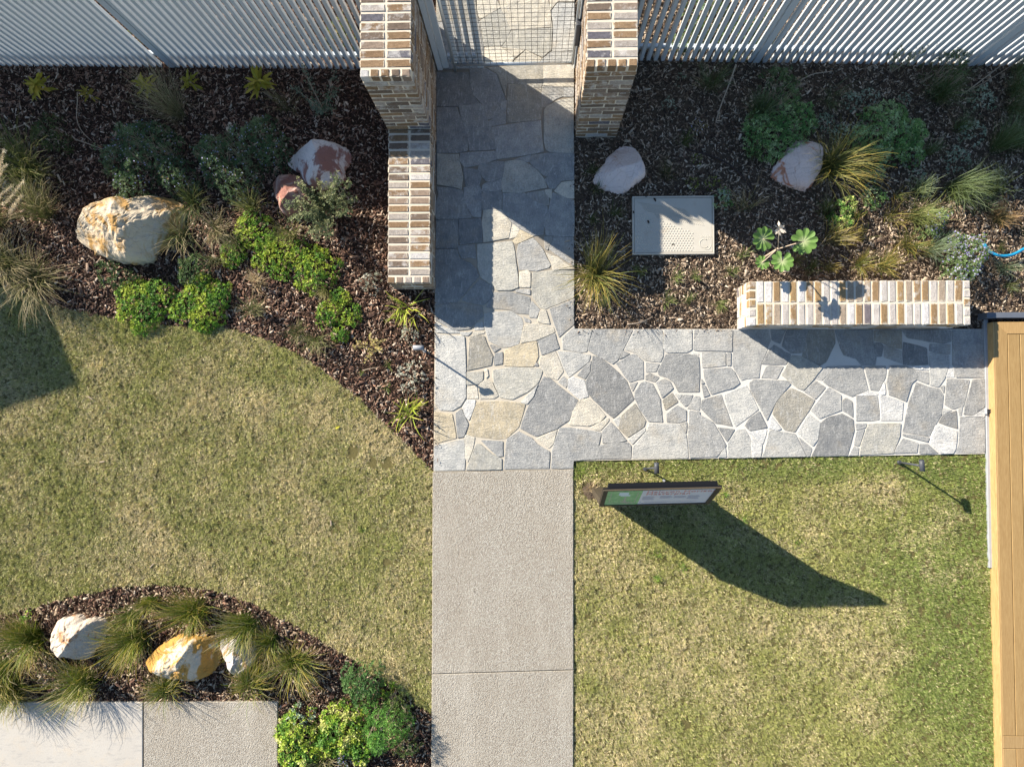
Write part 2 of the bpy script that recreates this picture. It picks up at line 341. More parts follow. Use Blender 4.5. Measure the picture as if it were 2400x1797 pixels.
# ------------------------------------------------------------------ crazy paving
paving = sheet('crazy_paving', GP([(1021.5, -140), (1022, 340), (1019.5, 600), (1016, 1105), (1344.5, 1099), (1344.5, 1080), (2309, 1063), (2309, 771), (1346, 771), (1345.5, 150), (1343, -140)]), -0.007, 'grout', thick=0.06)
TINT = dict(g=(0.312, 0.313, 0.306), d=(0.25, 0.252, 0.25), m=(0.375, 0.372, 0.358), l=(0.465, 0.46, 0.435), c=(0.60, 0.555, 0.465), t=(0.53, 0.455, 0.325), b=(0.335, 0.315, 0.27), w=(0.64, 0.63, 0.605), y=(0.45, 0.435, 0.385))
STONES = {
 'G': (1000, 120, 3.3125, '''d 80,165 225,170 320,165 330,225 340,300 375,360 405,400 330,420 150,428 80,425
d 335,135 455,135 540,180 560,240 590,320 612,375 580,395 420,400 365,340 345,270
b 470,128 620,125 622,240 612,350 595,300 565,210 545,175
b 625,110 900,100 905,262 760,258 632,250
c 910,105 1140,95 1140,275 1000,270 910,265
b 632,258 890,268 885,360 895,440 880,530 750,545 628,555 628,370
g 900,275 1060,280 1062,350 1000,372 925,430 900,435 893,350
g 1068,283 1140,285 1140,352 1066,352
y 1140,365 1010,388 935,430 915,460 912,700 925,760 960,780 1140,788
d 80,440 235,440 255,500 310,620 316,770 255,785 80,787
g 250,430 420,408 450,480 470,540 505,590 520,660 535,760 330,770 320,640 265,500
g 430,400 580,400 560,450 550,500 470,530 440,450
g 560,460 612,465 612,560 510,580 475,545 550,505
m 585,395 620,385 615,455 570,455
m 515,590 885,540 890,650 905,780 700,815 545,835 530,700'''),
 'F': (1000, 300, 4.8706, '''g 385,290 780,265 800,355 640,410 440,455 385,380
y 120,295 365,303 380,420 410,560 395,700 280,665 120,640
d 420,460 590,480 620,570 600,640 450,670 440,590
g 600,430 780,385 885,385 880,480 860,570 750,610 690,610 640,560 590,470
y 900,385 1000,370 1100,380 1200,440 1290,520 1340,590 1370,680 1250,700 1050,735 870,730 855,640 880,520
m 1000,362 1190,308 1165,390 1100,374
g 1205,310 1380,290 1680,295 1680,590 1520,600 1400,560 1330,530 1220,440 1180,390
g 1380,565 1490,590 1530,610 1460,690 1400,680 1350,590
c 1680,605 1680,800 1600,795 1460,720 1540,625
c 1350,710 1425,700 1425,810 1370,760
g 1140,745 1340,715 1390,790 1395,870 1360,880 1150,780
g 870,745 1125,745 1150,790 1370,892 1390,960 1340,1090 1330,1210 1220,1225 1065,1145 975,1075 870,950
c 650,945 850,935 965,1085 935,1250 650,1300 635,1080
c 975,1090 1060,1155 1020,1240 940,1262
t 1065,1165 1220,1235 1020,1325 985,1290 1032,1240
g 640,725 850,720 855,930 640,930
g 640,650 690,625 760,625 850,580 850,712 635,715
g 425,685 600,655 625,720 620,1015 530,1010 480,930 430,800
g 115,675 280,682 405,718 425,830 470,940 520,1020 300,1033 110,1038 110,850 140,760
d 110,1055 355,1050 360,1280 350,1370 105,1370
d 370,1045 620,1035 635,1300 380,1330
g 360,1345 545,1330 560,1490 480,1470 400,1490 365,1400
m 1050,1330 1215,1260 1320,1380 1415,1560 1390,1590 1250,1630 1060,1615 1032,1450
g 1342,1245 1440,1242 1380,1390 1350,1370
m 1452,1242 1675,1252 1680,1570 1480,1440 1400,1380
m 1440,740 1590,800 1680,830 1680,1238 1360,1220 1345,1100 1395,960 1410,850'''),
 'A': (1000, 600, 5.52, '''d 112,-80 390,-80 430,40 560,95 640,170 668,270 590,350 490,490 395,590 250,603 115,640
y 660,-148 1105,-190 1142,-24 1162,150 1185,400 1090,438 905,438 870,380 703,268 668,150
c 1548,-40 1700,25 1900,165 1640,180 1615,90
c 1202,215 1300,188 1338,215 1338,400 1290,400 1207,398
y 1374,215 1620,193 1900,193 1900,540 1700,615 1530,685 1462,655 1374,520 1364,400
m 1160,435 1338,430 1333,497 1152,465
g 872,472 1060,464 1328,532 1342,600 1318,752 1160,738 1080,692 880,682 772,660 803,600
g 690,303 858,388 848,480 790,588 730,632 560,597 455,568 563,440
l 1362,585 1462,692 1418,798 1328,788 1342,640
m 1248,783 1343,832 1338,868 1282,848
c 1467,712 1538,702 1592,878 1442,848
g 1592,684 1900,565 1903,878 1712,1045 1663,900
g 117,662 280,614 430,604 717,652 727,778 638,848 558,937 342,962 250,898 117,828
l 743,752 870,724 1088,714 1226,802 1246,870 1226,1000 1187,1136 1070,1176 962,1176 803,1088 748,900
c 1263,903 1330,884 1440,874 1637,922 1657,983 1420,1086 1214,1126 1248,980
l 120,844 250,932 428,978 428,992 120,987
l 443,982 588,977 530,1028 443,1018
c 602,982 748,972 740,998 604,1036
l 642,872 718,853 738,948 614,956
l 117,1013 488,1042 502,1350 502,1700 507,1820 438,1936 330,1995 172,1986 112,1900
b 557,1042 743,1038 773,1130 851,1290 832,1408 523,1476 547,1300
g 818,1152 855,1148 952,1190 872,1242
g 887,1262 978,1243 978,1388 873,1408
t 1013,1222 1200,1154 1417,1104 1441,1300 1378,1426 1003,1416
g 1443,1103 1657,1004 1711,1188 1492,1276
d 1396,1418 1420,1374 1447,1418
c 1473,1312 1668,1234 1766,1490 1688,1596 1560,1557 1463,1430
l 1758,1052 1913,915 1918,950 2137,948 2067,1232 1990,1246 1763,1206
l 1694,1232 1860,1243 2116,1282 2096,1360 1840,1565 1773,1440
m 1948,1538 2127,1354 2106,1500 2048,1586'''),
 'B': (1000, 820, 5.52, '''y 523,293 727,273 722,390 664,437 523,452
c 748,262 783,243 797,330 772,366
c 533,473 648,473 667,627 523,627
c 683,443 770,384 848,422 926,590 868,627 693,632
y 863,263 1100,228 1458,238 1496,272 1436,430 1306,537 1110,636 952,607 873,420
l 1438,443 1378,600 1300,696 1214,677 1330,562
t 653,678 900,668 1276,693 1266,740 1187,998 1038,1136 900,1151 702,1126 524,1088 563,960
w 468,742 522,653 627,653 621,720 549,906 502,858
g 373,822 449,763 536,960 478,1117 402,1131
t 103,803 327,833 381,1137 103,1211
d 1512,348 1600,373 1700,462 1956,651 1847,898 1678,1017 1420,1116 1214,1009 1293,790 1403,570
m 1703,411 1770,344 1826,391 1803,487
w 1833,392 1900,353 2037,392 2057,470 2092,597 1980,637 1833,508
l 103,1243 477,1153 487,1300 487,1546 98,1556
c 493,1103 622,1132 597,1260 530,1446 498,1400 488,1200
y 643,1213 700,1223 828,1342 967,1402 967,1541 513,1546 562,1430
g 703,1168 982,1183 982,1367 921,1377
g 1043,1153 1190,1054 1357,1142 1418,1212 1586,1311 1577,1526 1003,1536 1023,1300
c 1423,1152 1686,1034 1637,1210 1581,1266
g 1723,1013 1850,1008 2256,1067 2216,1280 2177,1411 1902,1430 1896,1521 1613,1526 1623,1310'''),
 'C': (1340, 760, 5.0175, '''c 96,887 200,883 298,960 396,1075 328,1148 200,1191 0,1181 -28,1176 12,1030
g 258,63 716,65 637,230 587,320 537,420 480,461 420,427 230,328 193,298
l 743,68 1063,65 1072,200 1072,370 1038,441 860,417 760,337 623,298
l 1093,65 1407,65 1407,298 1348,327 1120,331 1088,290
m 1443,68 1497,68 1478,130 1438,166
m 1513,65 1887,65 1882,315 1500,307 1434,298 1438,193 1492,130
g 603,313 677,346 562,406
g 523,461 690,363 750,353 837,431 841,638 770,647 681,677 622,600
m 873,448 1027,467 988,552 873,562
g 1108,358 1380,353 1487,382 1501,620 1497,791 1252,791 1203,680 1132,627 1032,597 1013,550
l 1422,338 1493,342 1488,363 1422,358
l 1533,333 1807,333 1807,482 1538,507
m 1827,338 1873,338 1868,482 1827,482
g 1548,528 1860,513 1908,560 1971,690 1898,747 1642,821 1563,620
m 1522,643 1558,690 1526,698
m 1528,722 1564,718 1617,829 1552,852
g 873,602 920,578 1027,621 979,677 873,648
d 247,373 330,393 450,483 540,563 638,661 731,879 490,1101 382,1008 252,878 183,788 163,680 232,560
m 993,682 1090,643 1149,671 1187,750 1062,861
m 683,703 768,683 716,786
g 743,800 812,692 870,673 949,702 1037,880 1052,1020 1066,1146 902,1136 802,998 743,870
b 1073,891 1179,808 1247,910 1102,1006
l 1213,817 1297,827 1261,882
m 1273,896 1312,833 1421,833 1388,920 1340,966
m 1447,848 1507,853 1501,1011 1363,988
g 1118,1052 1240,958 1342,1012 1342,1128 1270,1151 1123,1146
g 1533,892 1758,828 1817,1000 1886,1195 1692,1157 1592,1058 1523,988
m 1383,1013 1507,1032 1502,1062 1657,1151 1811,1420 1698,1556 1392,1566 1368,1300
b 582,1082 740,934 866,1131 847,1198 660,1321 558,1219
l 498,1131 568,1084 557,1189 541,1197
c 224,1213 430,1104 437,1130 340,1241 302,1246
m 358,1262 460,1154 543,1241 641,1363 520,1391 363,1391
g 343,1417 658,1388 696,1431 691,1576 274,1581 323,1450
l 668,1351 858,1219 866,1250 715,1406
l 908,1173 1268,1173 1342,1300 1371,1571 714,1576 724,1440 883,1261
l 1283,1168 1347,1149 1342,1276'''),
 'D': (1680, 760, 5.0175, '''m 203,63 602,63 636,190 587,310 517,460 497,627 345,637 292,656 232,560 188,480
g 638,65 812,65 745,222 690,203 652,180
g 833,65 1072,65 1017,328 880,337 772,255
b 1088,65 1377,65 1391,220 1287,440 1215,481 1013,368 1062,150
g 1398,70 1836,65 1836,200 1876,370 1866,477 1702,477 1642,400 1502,360 1463,290
g 612,312 680,244 790,321 866,351 857,400 807,467 533,463
y 873,402 892,368 1010,383 1216,500 1236,512 1140,636 1020,771 942,738 852,658 764,590 832,480
m 583,503 622,488 781,497 708,637 528,627
g 384,690 432,653 830,663 866,702 698,900 590,1125 402,780
l 94,831 348,723 428,870 486,1000 222,1200 132,1000
d 333,1187 392,1102 498,1024 587,1208 390,1246
b 722,872 870,754 1008,811 1151,891 1088,1000 918,1261 802,1237 663,1050
m 1033,790 1160,664 1276,741 1160,876
m 1163,640 1292,503 1396,498 1240,656
g 1413,498 1707,493 1776,770 1590,846 1312,718 1254,670
m 1738,503 1987,493 1981,620 1908,776 1812,768
m 1113,1008 1312,744 1457,832 1461,1008 1212,1106
g 1483,892 1520,868 1591,911 1601,1090 1483,1008
g 1643,853 1887,848 1916,1117 1820,1131 1643,1131
w 1643,838 1790,784 1896,811 1888,832
d 1228,1161 1310,1094 1470,1054 1601,1121 1611,1250 1537,1541 1114,1551 1193,1390
l 953,1269 1081,1054 1216,1161 1187,1350 1130,1426
m 963,1322 1117,1460 1090,1550 1063,1547
l 623,1245 740,1264 918,1288 1046,1551 533,1561 593,1380
w 642,1085 756,1229 700,1246 613,1217
w 373,1272 587,1233 577,1290 541,1406 452,1330
l 133,1400 235,1244 330,1234 401,1371 396,1561 138,1566
w 413,1333 517,1391 526,1430 511,1556 413,1561
g 13,1213 206,1237 121,1376
l 23,1564 98,1443 112,1556'''),
 'E': (1980, 740, 4.731, '''b 333,168 627,163 632,367 500,338 402,289 333,278
d 333,302 400,303 428,340 408,447 352,447
m 443,333 627,392 632,527 443,458
g 648,163 1171,163 1176,287 1090,312 950,287 702,249
d 653,293 911,361 921,537 690,541 653,537
w 703,563 937,553 937,602 802,597
g 948,313 1080,328 1171,313 1166,427 1002,402 943,388
l 943,413 1157,442 1157,545 1107,690 1040,786 948,762
m 1193,163 1547,158 1551,677 1232,677 1203,540
g 508,558 690,563 807,621 797,700 738,750 680,945 492,868 468,730
m 823,618 942,627 932,757 808,708
w 1128,678 1166,553 1198,553 1212,677
m 1133,703 1386,713 1317,998 1200,1031 1113,978
g 1413,713 1547,703 1547,1005 1428,1092 1319,1087 1343,960
w 1433,1100 1547,1033 1547,1121 1333,1112
m 1062,791 1102,773 1098,856
g 793,743 930,793 1050,813 1091,882 1072,1090 1018,1180 958,1290 938,1336 643,1288 683,1100 733,902
g 643,1307 937,1352 918,1397 652,1329
w 393,893 480,903 647,962 632,1157 403,1157
w 393,841 438,735 448,868 401,878
m 123,1197 242,1193 228,1238 132,1262
m 133,1282 217,1258 159,1437 103,1428
l 98,1452 152,1462 142,1546 49,1546
y 263,1203 617,1193 607,1330 538,1521 168,1541 183,1430
d 1043,1179 1092,1102 1237,1053 1247,1246
l 1093,1032 1186,1046 1088,1097
l 1258,1041 1307,1003 1292,1101 1267,1097
w 1013,1213 1247,1282 1227,1480 1198,1521 1062,1521 944,1400
m 643,1363 807,1412 797,1516 553,1521 583,1450
g 833,1423 918,1423 1035,1521 833,1526
m 1278,1123 1547,1138 1556,1500 1530,1511 1234,1516 1268,1420'''),
 'T': (1010, 0, 6.32, '''c 690,-200 960,-200 968,0 1025,108 737,276 690,200
c 985,-260 1720,-260 1735,30 1768,180 1795,398 1192,436 1042,122
y 742,303 1030,133 1178,430 1128,560 1040,678 790,688 752,400
y 1203,452 1550,433 1797,412 1777,740 1650,846 1402,728 1054,698 1142,562
l 1823,400 1785,180 1882,44 2120,44 2120,740 1795,758
c 803,703 1038,703 1236,850 1188,938 803,938
c 1056,713 1386,742 1250,846
c 1403,748 1636,862 1598,938 1204,938
l 1653,872 1782,773 2120,763 2120,936 1624,938
b 90,-200 670,-200 670,200 720,300 90,320
m 90,335 725,320 770,690 785,1000 640,1005 90,1015
c 1740,-260 2120,-260 2120,20 1880,20 1775,150
y 90,-620 900,-640 960,-220 90,-220
l 930,-640 2120,-660 2120,-280 985,-280''')}
def stone_obj(P2, tint):
    n = len(P2); out = []
    area = 0.5 * np.sum(P2[:, 0] * np.roll(P2[:, 1], -1) - np.roll(P2[:, 0], -1) * P2[:, 1])
    if area < 0: P2 = P2[::-1]
    for i in range(n):
        a, b, c = P2[i - 1], P2[i], P2[(i + 1) % n]
        la, lc = np.linalg.norm(a - b), np.linalg.norm(c - b)
        k = 0.007 * random.uniform(0.4, 1.5)
        out.append(b + (a - b) / la * min(k, la * .3)); out.append(b + (c - b) / lc * min(k, lc * .3))
        if lc > 0.12:
            nrm = np.array([(c - b)[1], -(c - b)[0]]) / lc
            out.append((b + c) / 2 + nrm * random.uniform(-0.005, 0.004) + (c - b) * random.uniform(-.15, .15))
    Q = np.array(out); c = Q.mean(0); Q = Q + (Q - c) / np.linalg.norm(Q - c, axis=1)[:, None] * 0.0080; d = c - Q; d /= np.linalg.norm(d, axis=1)[:, None]
    m = len(Q); zt = random.uniform(-0.002, 0.004); tx, ty = random.gauss(0, 0.006), random.gauss(0, 0.006)
    ins = Q + d * 0.004; z = lambda X: zt + (X[:, 0] - c[0]) * tx + (X[:, 1] - c[1]) * ty
    V = np.vstack([np.c_[Q, np.full(m, -0.03)], np.c_[Q, z(Q) - 0.004], np.c_[ins, z(ins)]])
    F = [[i, (i + 1) % m, (i + 1) % m + m, i + m] for i in range(m)] + [[i + m, (i + 1) % m + m, (i + 1) % m + 2 * m, i + 2 * m] for i in range(m)] + [list(range(2 * m, 3 * m))]
    o = mesh_at('stone', V, F, 'stone', paving); j = random.uniform(0.9, 1.12)
    o.color = (tint[0] * j, tint[1] * j, tint[2] * j, 1)
for ox, oy, s, txt in STONES.values():
    for ln in txt.strip().split('\n'):
        w = ln.split(); P = np.array([[float(v) for v in q.split(',')] for q in w[1:]])
        stone_obj(np.array([G(ox + x / s, oy + y / s)[:2] for x, y in P]), TINT[w[0]])

# ------------------------------------------------------------------ concrete
def slab(px, mat, parent, z=0.0, name='slab'):
    P = GP(px, z)[:, :2]; n = len(P)
    if 0.5 * np.sum(P[:, 0] * np.roll(P[:, 1], -1) - np.roll(P[:, 0], -1) * P[:, 1]) < 0: P = P[::-1]
    c = P.mean(0); d = np.sign(c - P) * 0.006
    V = np.vstack([np.c_[P, np.full(n, z - 0.09)], np.c_[P, np.full(n, z - 0.006)], np.c_[P + d, np.full(n, z)]])
    F = [[i, (i + 1) % n, (i + 1) % n + n, i + n] for i in range(n)] + [[i + n, (i + 1) % n + n, (i + 1) % n + 2 * n, i + 2 * n] for i in range(n)] + [list(range(2 * n, 3 * n))]
    return mesh_at(name, V, F, mat, parent)
cpath = sheet('concrete_path', GP([(1013, 1106), (1344, 1100), (1342, 1930), (1011, 1930)]), -0.05, 'earth')
slab([(1014, 1106.5), (1344, 1100), (1344.3, 1568.8), (1012, 1578.4)], 'aggregate', cpath)
slab([(1012, 1580.0), (1344.3, 1570.4), (1343, 1950), (1010, 1950)], 'aggregate', cpath)
fpath = sheet('concrete_footpath', GP([(-140, 1645), (650, 1645), (650, 1930), (-140, 1930)]), -0.05, 'earth')
slab([(337, 1645), (650.5, 1643), (651, 1950), (337, 1950)], 'aggregate', fpath)
slab([(-140, 1644), (334, 1645), (334, 1950), (-140, 1950)], 'smooth_concrete', fpath)

# ------------------------------------------------------------------ brickwork
BRK = [(0.29, 0.195, 0.115)] * 4 + [(0.235, 0.155, 0.09)] * 4 + [(0.28, 0.215, 0.165)] * 4 + [(0.17, 0.13, 0.10)] * 3 + [(0.38, 0.34, 0.30)] * 2 + [(0.52, 0.50, 0.48)] + [(0.13, 0.125, 0.145)]
BRK_PALE = [(0.36, 0.245, 0.125)] * 4 + [(0.29, 0.195, 0.105)] * 4 + [(0.36, 0.29, 0.22)] * 3 + [(0.50, 0.46, 0.42)] * 4 + [(0.62, 0.60, 0.585)] * 3 + [(0.17, 0.15, 0.16)]
def fill(a, b, first=0.226, L=0.226, J=0.014):
    out = []; x = a; l = first
    while x < b - 0.02:
        e = min(x + l, b)
        if b - e < 0.045: e = b
        out.append((x, e)); x = e + J; l = L
    return out
def brick_block(name, x0, x1, y0, y1, z0, courses, cap, label, pal, ch=0.0845):
    D = 0.11; t = thing(name, ((x0 + x1) / 2, (y0 + y1) / 2, 0), label, 'wall' if 'wall' in name else 'pillar')
    zc = z0 + courses * ch; ztop = zc + 0.11
    box('mortar', (x0 + .005, y0 + .005, z0 - 0.05), (x1 - .005, y1 - .005, ztop - 0.006), 'mortar', t, bev=0)
    def br(lo, hi):
        o = box('brick', lo, hi, 'brick', t, bev=0.006, var=random.randrange(3), jit=0.0032, color=random.choice(pal)); j = random.uniform(-.0015, .0015)
        o.location.x += j; o.location.y += random.uniform(-.0015, .0015); o.rotation_euler.z = random.gauss(0, 0.004)
    for c in range(courses):
        a, b = z0 + c * ch + 0.013, z0 + (c + 1) * ch; f = 0.23 if c % 2 else 0.11
        xa, xb, ya, yb = (x0, x1, y0 + D + .01, y1 - D - .01) if c % 2 else (x0 + D + .01, x1 - D - .01, y0, y1)
        for s, e in fill(xa, xb, f if (xb - xa) > .6 else .23):
            br((s, y0, a), (e, y0 + D, b)); br((s, y1 - D, a), (e, y1, b))
        for s, e in fill(ya, yb, f):
            br((x0, s, a), (x0 + D, e, b)); br((x1 - D, s, a), (x1, e, b))
    a, b = zc + 0.009, ztop; rw = 0.068; J = 0.018
    if cap == 'y':            # bricks on edge across the wall, an end row at the south
        w = (x1 - x0 - 0.016) / 2
        for k in range(5):
            q = (x1 - x0 + .01) / 5; br((x0 + k * q, y0, a), (x0 + k * q + q - J, y0 + rw, b))
        y = y0 + rw + J
        while y + rw < y1 + 0.03:
            e = min(y + rw, y1); br((x0, y, a), (x0 + w, e, b)); br((x1 - w, y, a), (x1, e, b)); y += rw + J
    else:
        w = (y1 - y0 - 0.016) / 2
        for X in (x0, x1 - rw):
            for k in range(5):
                q = (y1 - y0 + .01) / 5; br((X, y0 + k * q, a), (X + rw, y0 + k * q + q - J, b))
        X = x0 + rw + J; n = int(round((x1 - x0 - 2 * rw - J) / (rw + J))); st = (x1 - x0 - 2 * rw - J) / n
        for k in range(n):
            br((X, y0, a), (X + st - J, y0 + w, b)); br((X, y1 - w, a), (X + st - J, y1, b)); X += st
    return ztop
LP = G(1022.5, 337); lx1 = LP[0]; lx0 = lx1 - 0.47; ly = LP[1]
PT = brick_block('brick_pillar', lx0, lx1, ly, ly + 1.38, -0.01, 18, 'y', 'tall brown brick pillar left of the mesh gate, low brick wall running from its foot', BRK)
RP = G(1349, 321); rx0 = RP[0]; ry = RP[1]
brick_block('brick_pillar', rx0, rx0 + 0.465, ry, ry + 1.29, -0.01, 18, 'y', 'tall brown brick pillar right of the mesh gate, standing free in the mulch', BRK)
LW = G(1019, 678)
brick_block('brick_wall', lx0 + 0.006, lx1 - 0.004, LW[1], ly - 0.004, -0.03, 4, 'y', 'low brick wall running down from the left pillar beside the paved path', BRK)
b0 = G(1757, 762, 0.425); b1 = G(2277, 762, 0.425)
brick_block('brick_wall', b0[0], b1[0], b0[1], b0[1] + 0.47, -0.03, 4, 'x', 'low pale brick seat wall along the paved path, right of the cover lid', BRK_PALE)

# ------------------------------------------------------------------ slatted fence
PITCH = 0.082; SW = 0.040; SD = 0.047; FH = 1.42
def fence(x0, x1, yline, label, posts=(), skip=(), FH=1.50):
    xm = (x0 + x1) / 2; t = thing('fence_panel', (xm, yline(xm), 0), label, 'fence', 'slatted fence panels')
    x = x0
    while x + SW < x1:
        if not any(a < x + SW / 2 < b for a, b in skip):
            y = yline(x); box('slat', (x, y, -0.03), (x + SW, y + SD, FH), 'slat', t, bev=0.002)
        x += PITCH
    for nm, z in (('rail', 0.155), ('rail', FH - 0.16)):
        ya, yb = yline(x0) + SD + .002, yline(x1) + SD + .002
        V = []
        for zz in (z, z + 0.042):
            V += [(x0, ya, zz), (x1, yb, zz), (x1, yb + .04, zz), (x0, ya + .04, zz)]
        mesh_at(nm, V, [[3, 2, 1, 0], [4, 5, 6, 7], [0, 1, 5, 4], [1, 2, 6, 5], [2, 3, 7, 6], [3, 0, 4, 7]], 'slat', t)
    for px in posts:
        y = yline(px); box('post', (px, y - 0.006, -0.03), (px + 0.075, y + 0.07, FH + 0.02), 'slat', t, bev=0.004)
    return t
fl0, fl1 = G(0, 154.6, -.02), G(834, 162, -.02); fr0, fr1 = G(1505, 142.7, -.02), G(2270, 154, -.02)
yl = lambda x: fl0[1] + (x - fl0[0]) / (fl1[0] - fl0[0]) * (fl1[1] - fl0[1])
yr = lambda x: fr0[1] + (x - fr0[0]) / (fr1[0] - fr0[0]) * (fr1[1] - fr0[1])
pl = G(390, 159, .035)[0]; p1 = G(1768, 149, .035)[0]; p2 = G(2276, 154, .035)[0]
fence(pl + 0.085, lx0 - 0.01, yl, 'pale slatted fence panel joining the left brick pillar', posts=(pl,), FH=1.58)
fence(pl - 0.035 - 62 * PITCH, pl - 0.035, yl, 'pale slatted fence panel in the top left corner of the photo', FH=1.58)
fence(rx0 + 0.465 + 0.02, p1 - 0.01, yr, 'pale slatted fence panel joining the right brick pillar', posts=(p1,))
fence(p1 + 0.115, p2 - 0.01, yr, 'long pale slatted fence panel with sunlit edges behind the right garden bed', posts=(p2,))
fence(p2 + 0.115, p2 + 1.6, yr, 'pale slatted fence panel in the top right corner of the photo')

# ------------------------------------------------------------------ gateway
gy = G(1100, 161, 0.03)[1]
FH = 1.66
t = thing('slatted_gate', (G(1060, 160)[0], gy, 0), 'narrow slatted gate section beside the left brick pillar, behind the wire mesh', 'gate')
def gx(tx): return G(1010 + tx / 6.32, 160, 0.03)[0]
box('post', (gx(95), gy, -0.03), (gx(165), gy + .075, FH + .05), 'slat', t); box('stile', (gx(182), gy + .01, .03), (gx(262), gy + .055, FH + .02), 'slat', t)
for k, tx in enumerate((372, 478, 580)): box('slat', (gx(tx), gy + .012, .04), (gx(tx) + SW, gy + .012 + SD, FH), 'slat', t, bev=0.002)
box('stile', (gx(690), gy + .006, .03), (gx(778), gy + .06, FH + .02), 'slat', t)
for z in (0.13, FH - 0.2): box('rail', (gx(262) + .002, gy + .062, z), (gx(690) - .002, gy + .1, z + .07), 'slat', t)
t = thing('mesh_gate', (G(1200, 150)[0], gy - .09, 0), 'square wire mesh gate with galvanised pipe rail between the two brick pillars', 'gate')
ma, mb = G(1068, 152.5, .13), G(1342, 147.5, .13); mtop = 1.66
tube('rail', [ma, mb], 0.019, 'galvanised', t, 10); tube('top_wire', [ma + [0, 0, mtop - .13], mb + [0, 0, mtop - .13]], 0.004, 'wire', t, 6)
tube('stile', [ma + [-.02, 0, -.16], ma + [-.02, 0, mtop - .1]], 0.017, 'galvanised', t, 10); tube('stile', [mb + [.0, 0, -.03], mb + [.0, 0, mtop - .1]], 0.017, 'galvanised', t, 10)
tube('hinge', [ma + [-.06, .02, .05], ma + [.02, .0, .05]], 0.010, 'galvanised', t, 8)
VV, FF = [], []
def addw(p, q, r=0.0022):
    V, F, c = tube_arrays([p, q], r, 4); k = sum(map(len, VV)); VV.append(V); FF.extend([[i + k for i in f] for f in F])
nx = 20
for i in range(1, nx):
    p = ma + (mb - ma) * i / nx; addw(p, p + [0, 0, mtop - .13])
for i in range(1, 20):
    z = (mtop - .13) * i / 20; j = random.uniform(-.004, .004); addw(ma + [0, .003, z + j], mb + [0, .003, z - j])
mesh_at('wire_mesh', np.vstack(VV), FF, 'wire', t)
t = thing('gate_post', (mb[0] + .05, mb[1] + .04, 0), 'pale flat gate post against the right brick pillar, dark latch box on it', 'post')
box('post', (mb[0] + .02, mb[1] + .0, -.03), (rx0 - .004, mb[1] + .075, FH + .05), 'slat', t)
box('latch_box', (rx0 - .05, mb[1] - .075, 0.62), (rx0 - .004, mb[1] - .004, 1.02), 'dark_metal', t, bev=.006)

# ------------------------------------------------------------------ timber deck
DZ = 0.11
d0 = G(2331, 754.5, DZ); ymin = G(2331, 1960, DZ)[1]; xm = d0[0] + 1.75
t = thing('timber_deck', (d0[0] + .8, (d0[1] + ymin) / 2, 0), 'honey coloured timber deck with mitred edge boards at the right edge of the photo', 'deck')
box('frame', (d0[0] + .02, ymin, -.05), (xm, d0[1] - .02, DZ - .03), 'deck_dark', t, bev=0)
W = 0.133; cy0, cy1 = G(2345, 1753, DZ)[1], G(2345, 1724, DZ)[1]
def board(V2, z0=DZ - .025, z1=DZ):
    V2 = np.array(V2); n = len(V2); V = np.vstack([np.c_[V2, np.full(n, z0)], np.c_[V2, np.full(n, z1 - .003)], np.c_[V2 + (V2.mean(0) - V2) / np.abs(V2.mean(0) - V2).clip(1e-6) * .003, np.full(n, z1)]])
    F = [[i, (i + 1) % n, (i + 1) % n + n, i + n] for i in range(n)] + [[i + n, (i + 1) % n + n, (i + 1) % n + 2 * n, i + 2 * n] for i in range(n)] + [list(range(2 * n, 3 * n))]
    o = mesh_at('board', V, F, 'deck_wood', t); j = random.uniform(.84, 1.12); o.color = (j, j * random.uniform(.97, 1.03), j * random.uniform(.93, 1.05), 1)
X0, Y1 = d0[0], d0[1]; g_ = 0.0045
board([(X0, cy1 + g_), (X0 + W, cy1 + g_), (X0 + W, Y1 - W), (X0, Y1 - .001)])
board([(X0 + .001, Y1), (X0 + W, Y1 - W + .001), (xm, Y1 - W + .001), (xm, Y1)])
board([(X0, cy0), (xm, cy0), (xm, cy1), (X0, cy1)])
board([(X0, ymin), (X0 + W, ymin), (X0 + W, cy0 - g_), (X0, cy0 - g_)])
x = X0 + W + g_ * 1.6
while x < xm - .1:
    board([(x, cy1 + g_), (x + W - .0085, cy1 + g_), (x + W - .0085, Y1 - W - g_), (x, Y1 - W - g_)])
    board([(x, ymin), (x + W - .0085, ymin), (x + W - .0085, cy0 - g_), (x, cy0 - g_)]); x += W
f_ = box('fascia', (X0 - .016, ymin, -.03), (X0 - .001, Y1, DZ - .002), 'deck_wood', t, bev=.002); f_.color = (1.2, 1.2, 1.2, 1)
t = thing('metal_edging', G(2313, 900), 'grey metal edging channel around the corner of the timber deck', 'edging')
e0 = G(2313, 732, .13); e1 = G(2313, 745, .13)
box('channel', (e0[0], e1[1], -.04), (xm, e0[1], .13), 'grey_metal', t)
box('channel', (G(2308.5, 900)[0], G(2310, 1330)[1], -.04), (G(2317, 900)[0], e1[1] - .003, .012), 'pale_metal', t)
bl = G(2314, 963, .03); box('bracket', (bl[0] - .02, bl[1] - .035, .01), (bl[0] - .012, bl[1] + .035, .05), 'pale_metal', t); box('bracket', (bl[0] - .012, bl[1] - .012, .014), (bl[0] + .03, bl[1] - .002, .05), 'dark_metal', t, bev=.002)
box('bracket', (bl[0] - .012, bl[1] + .012, .014), (bl[0] + .03, bl[1] + .02, .05), 'dark_metal', t, bev=.002)

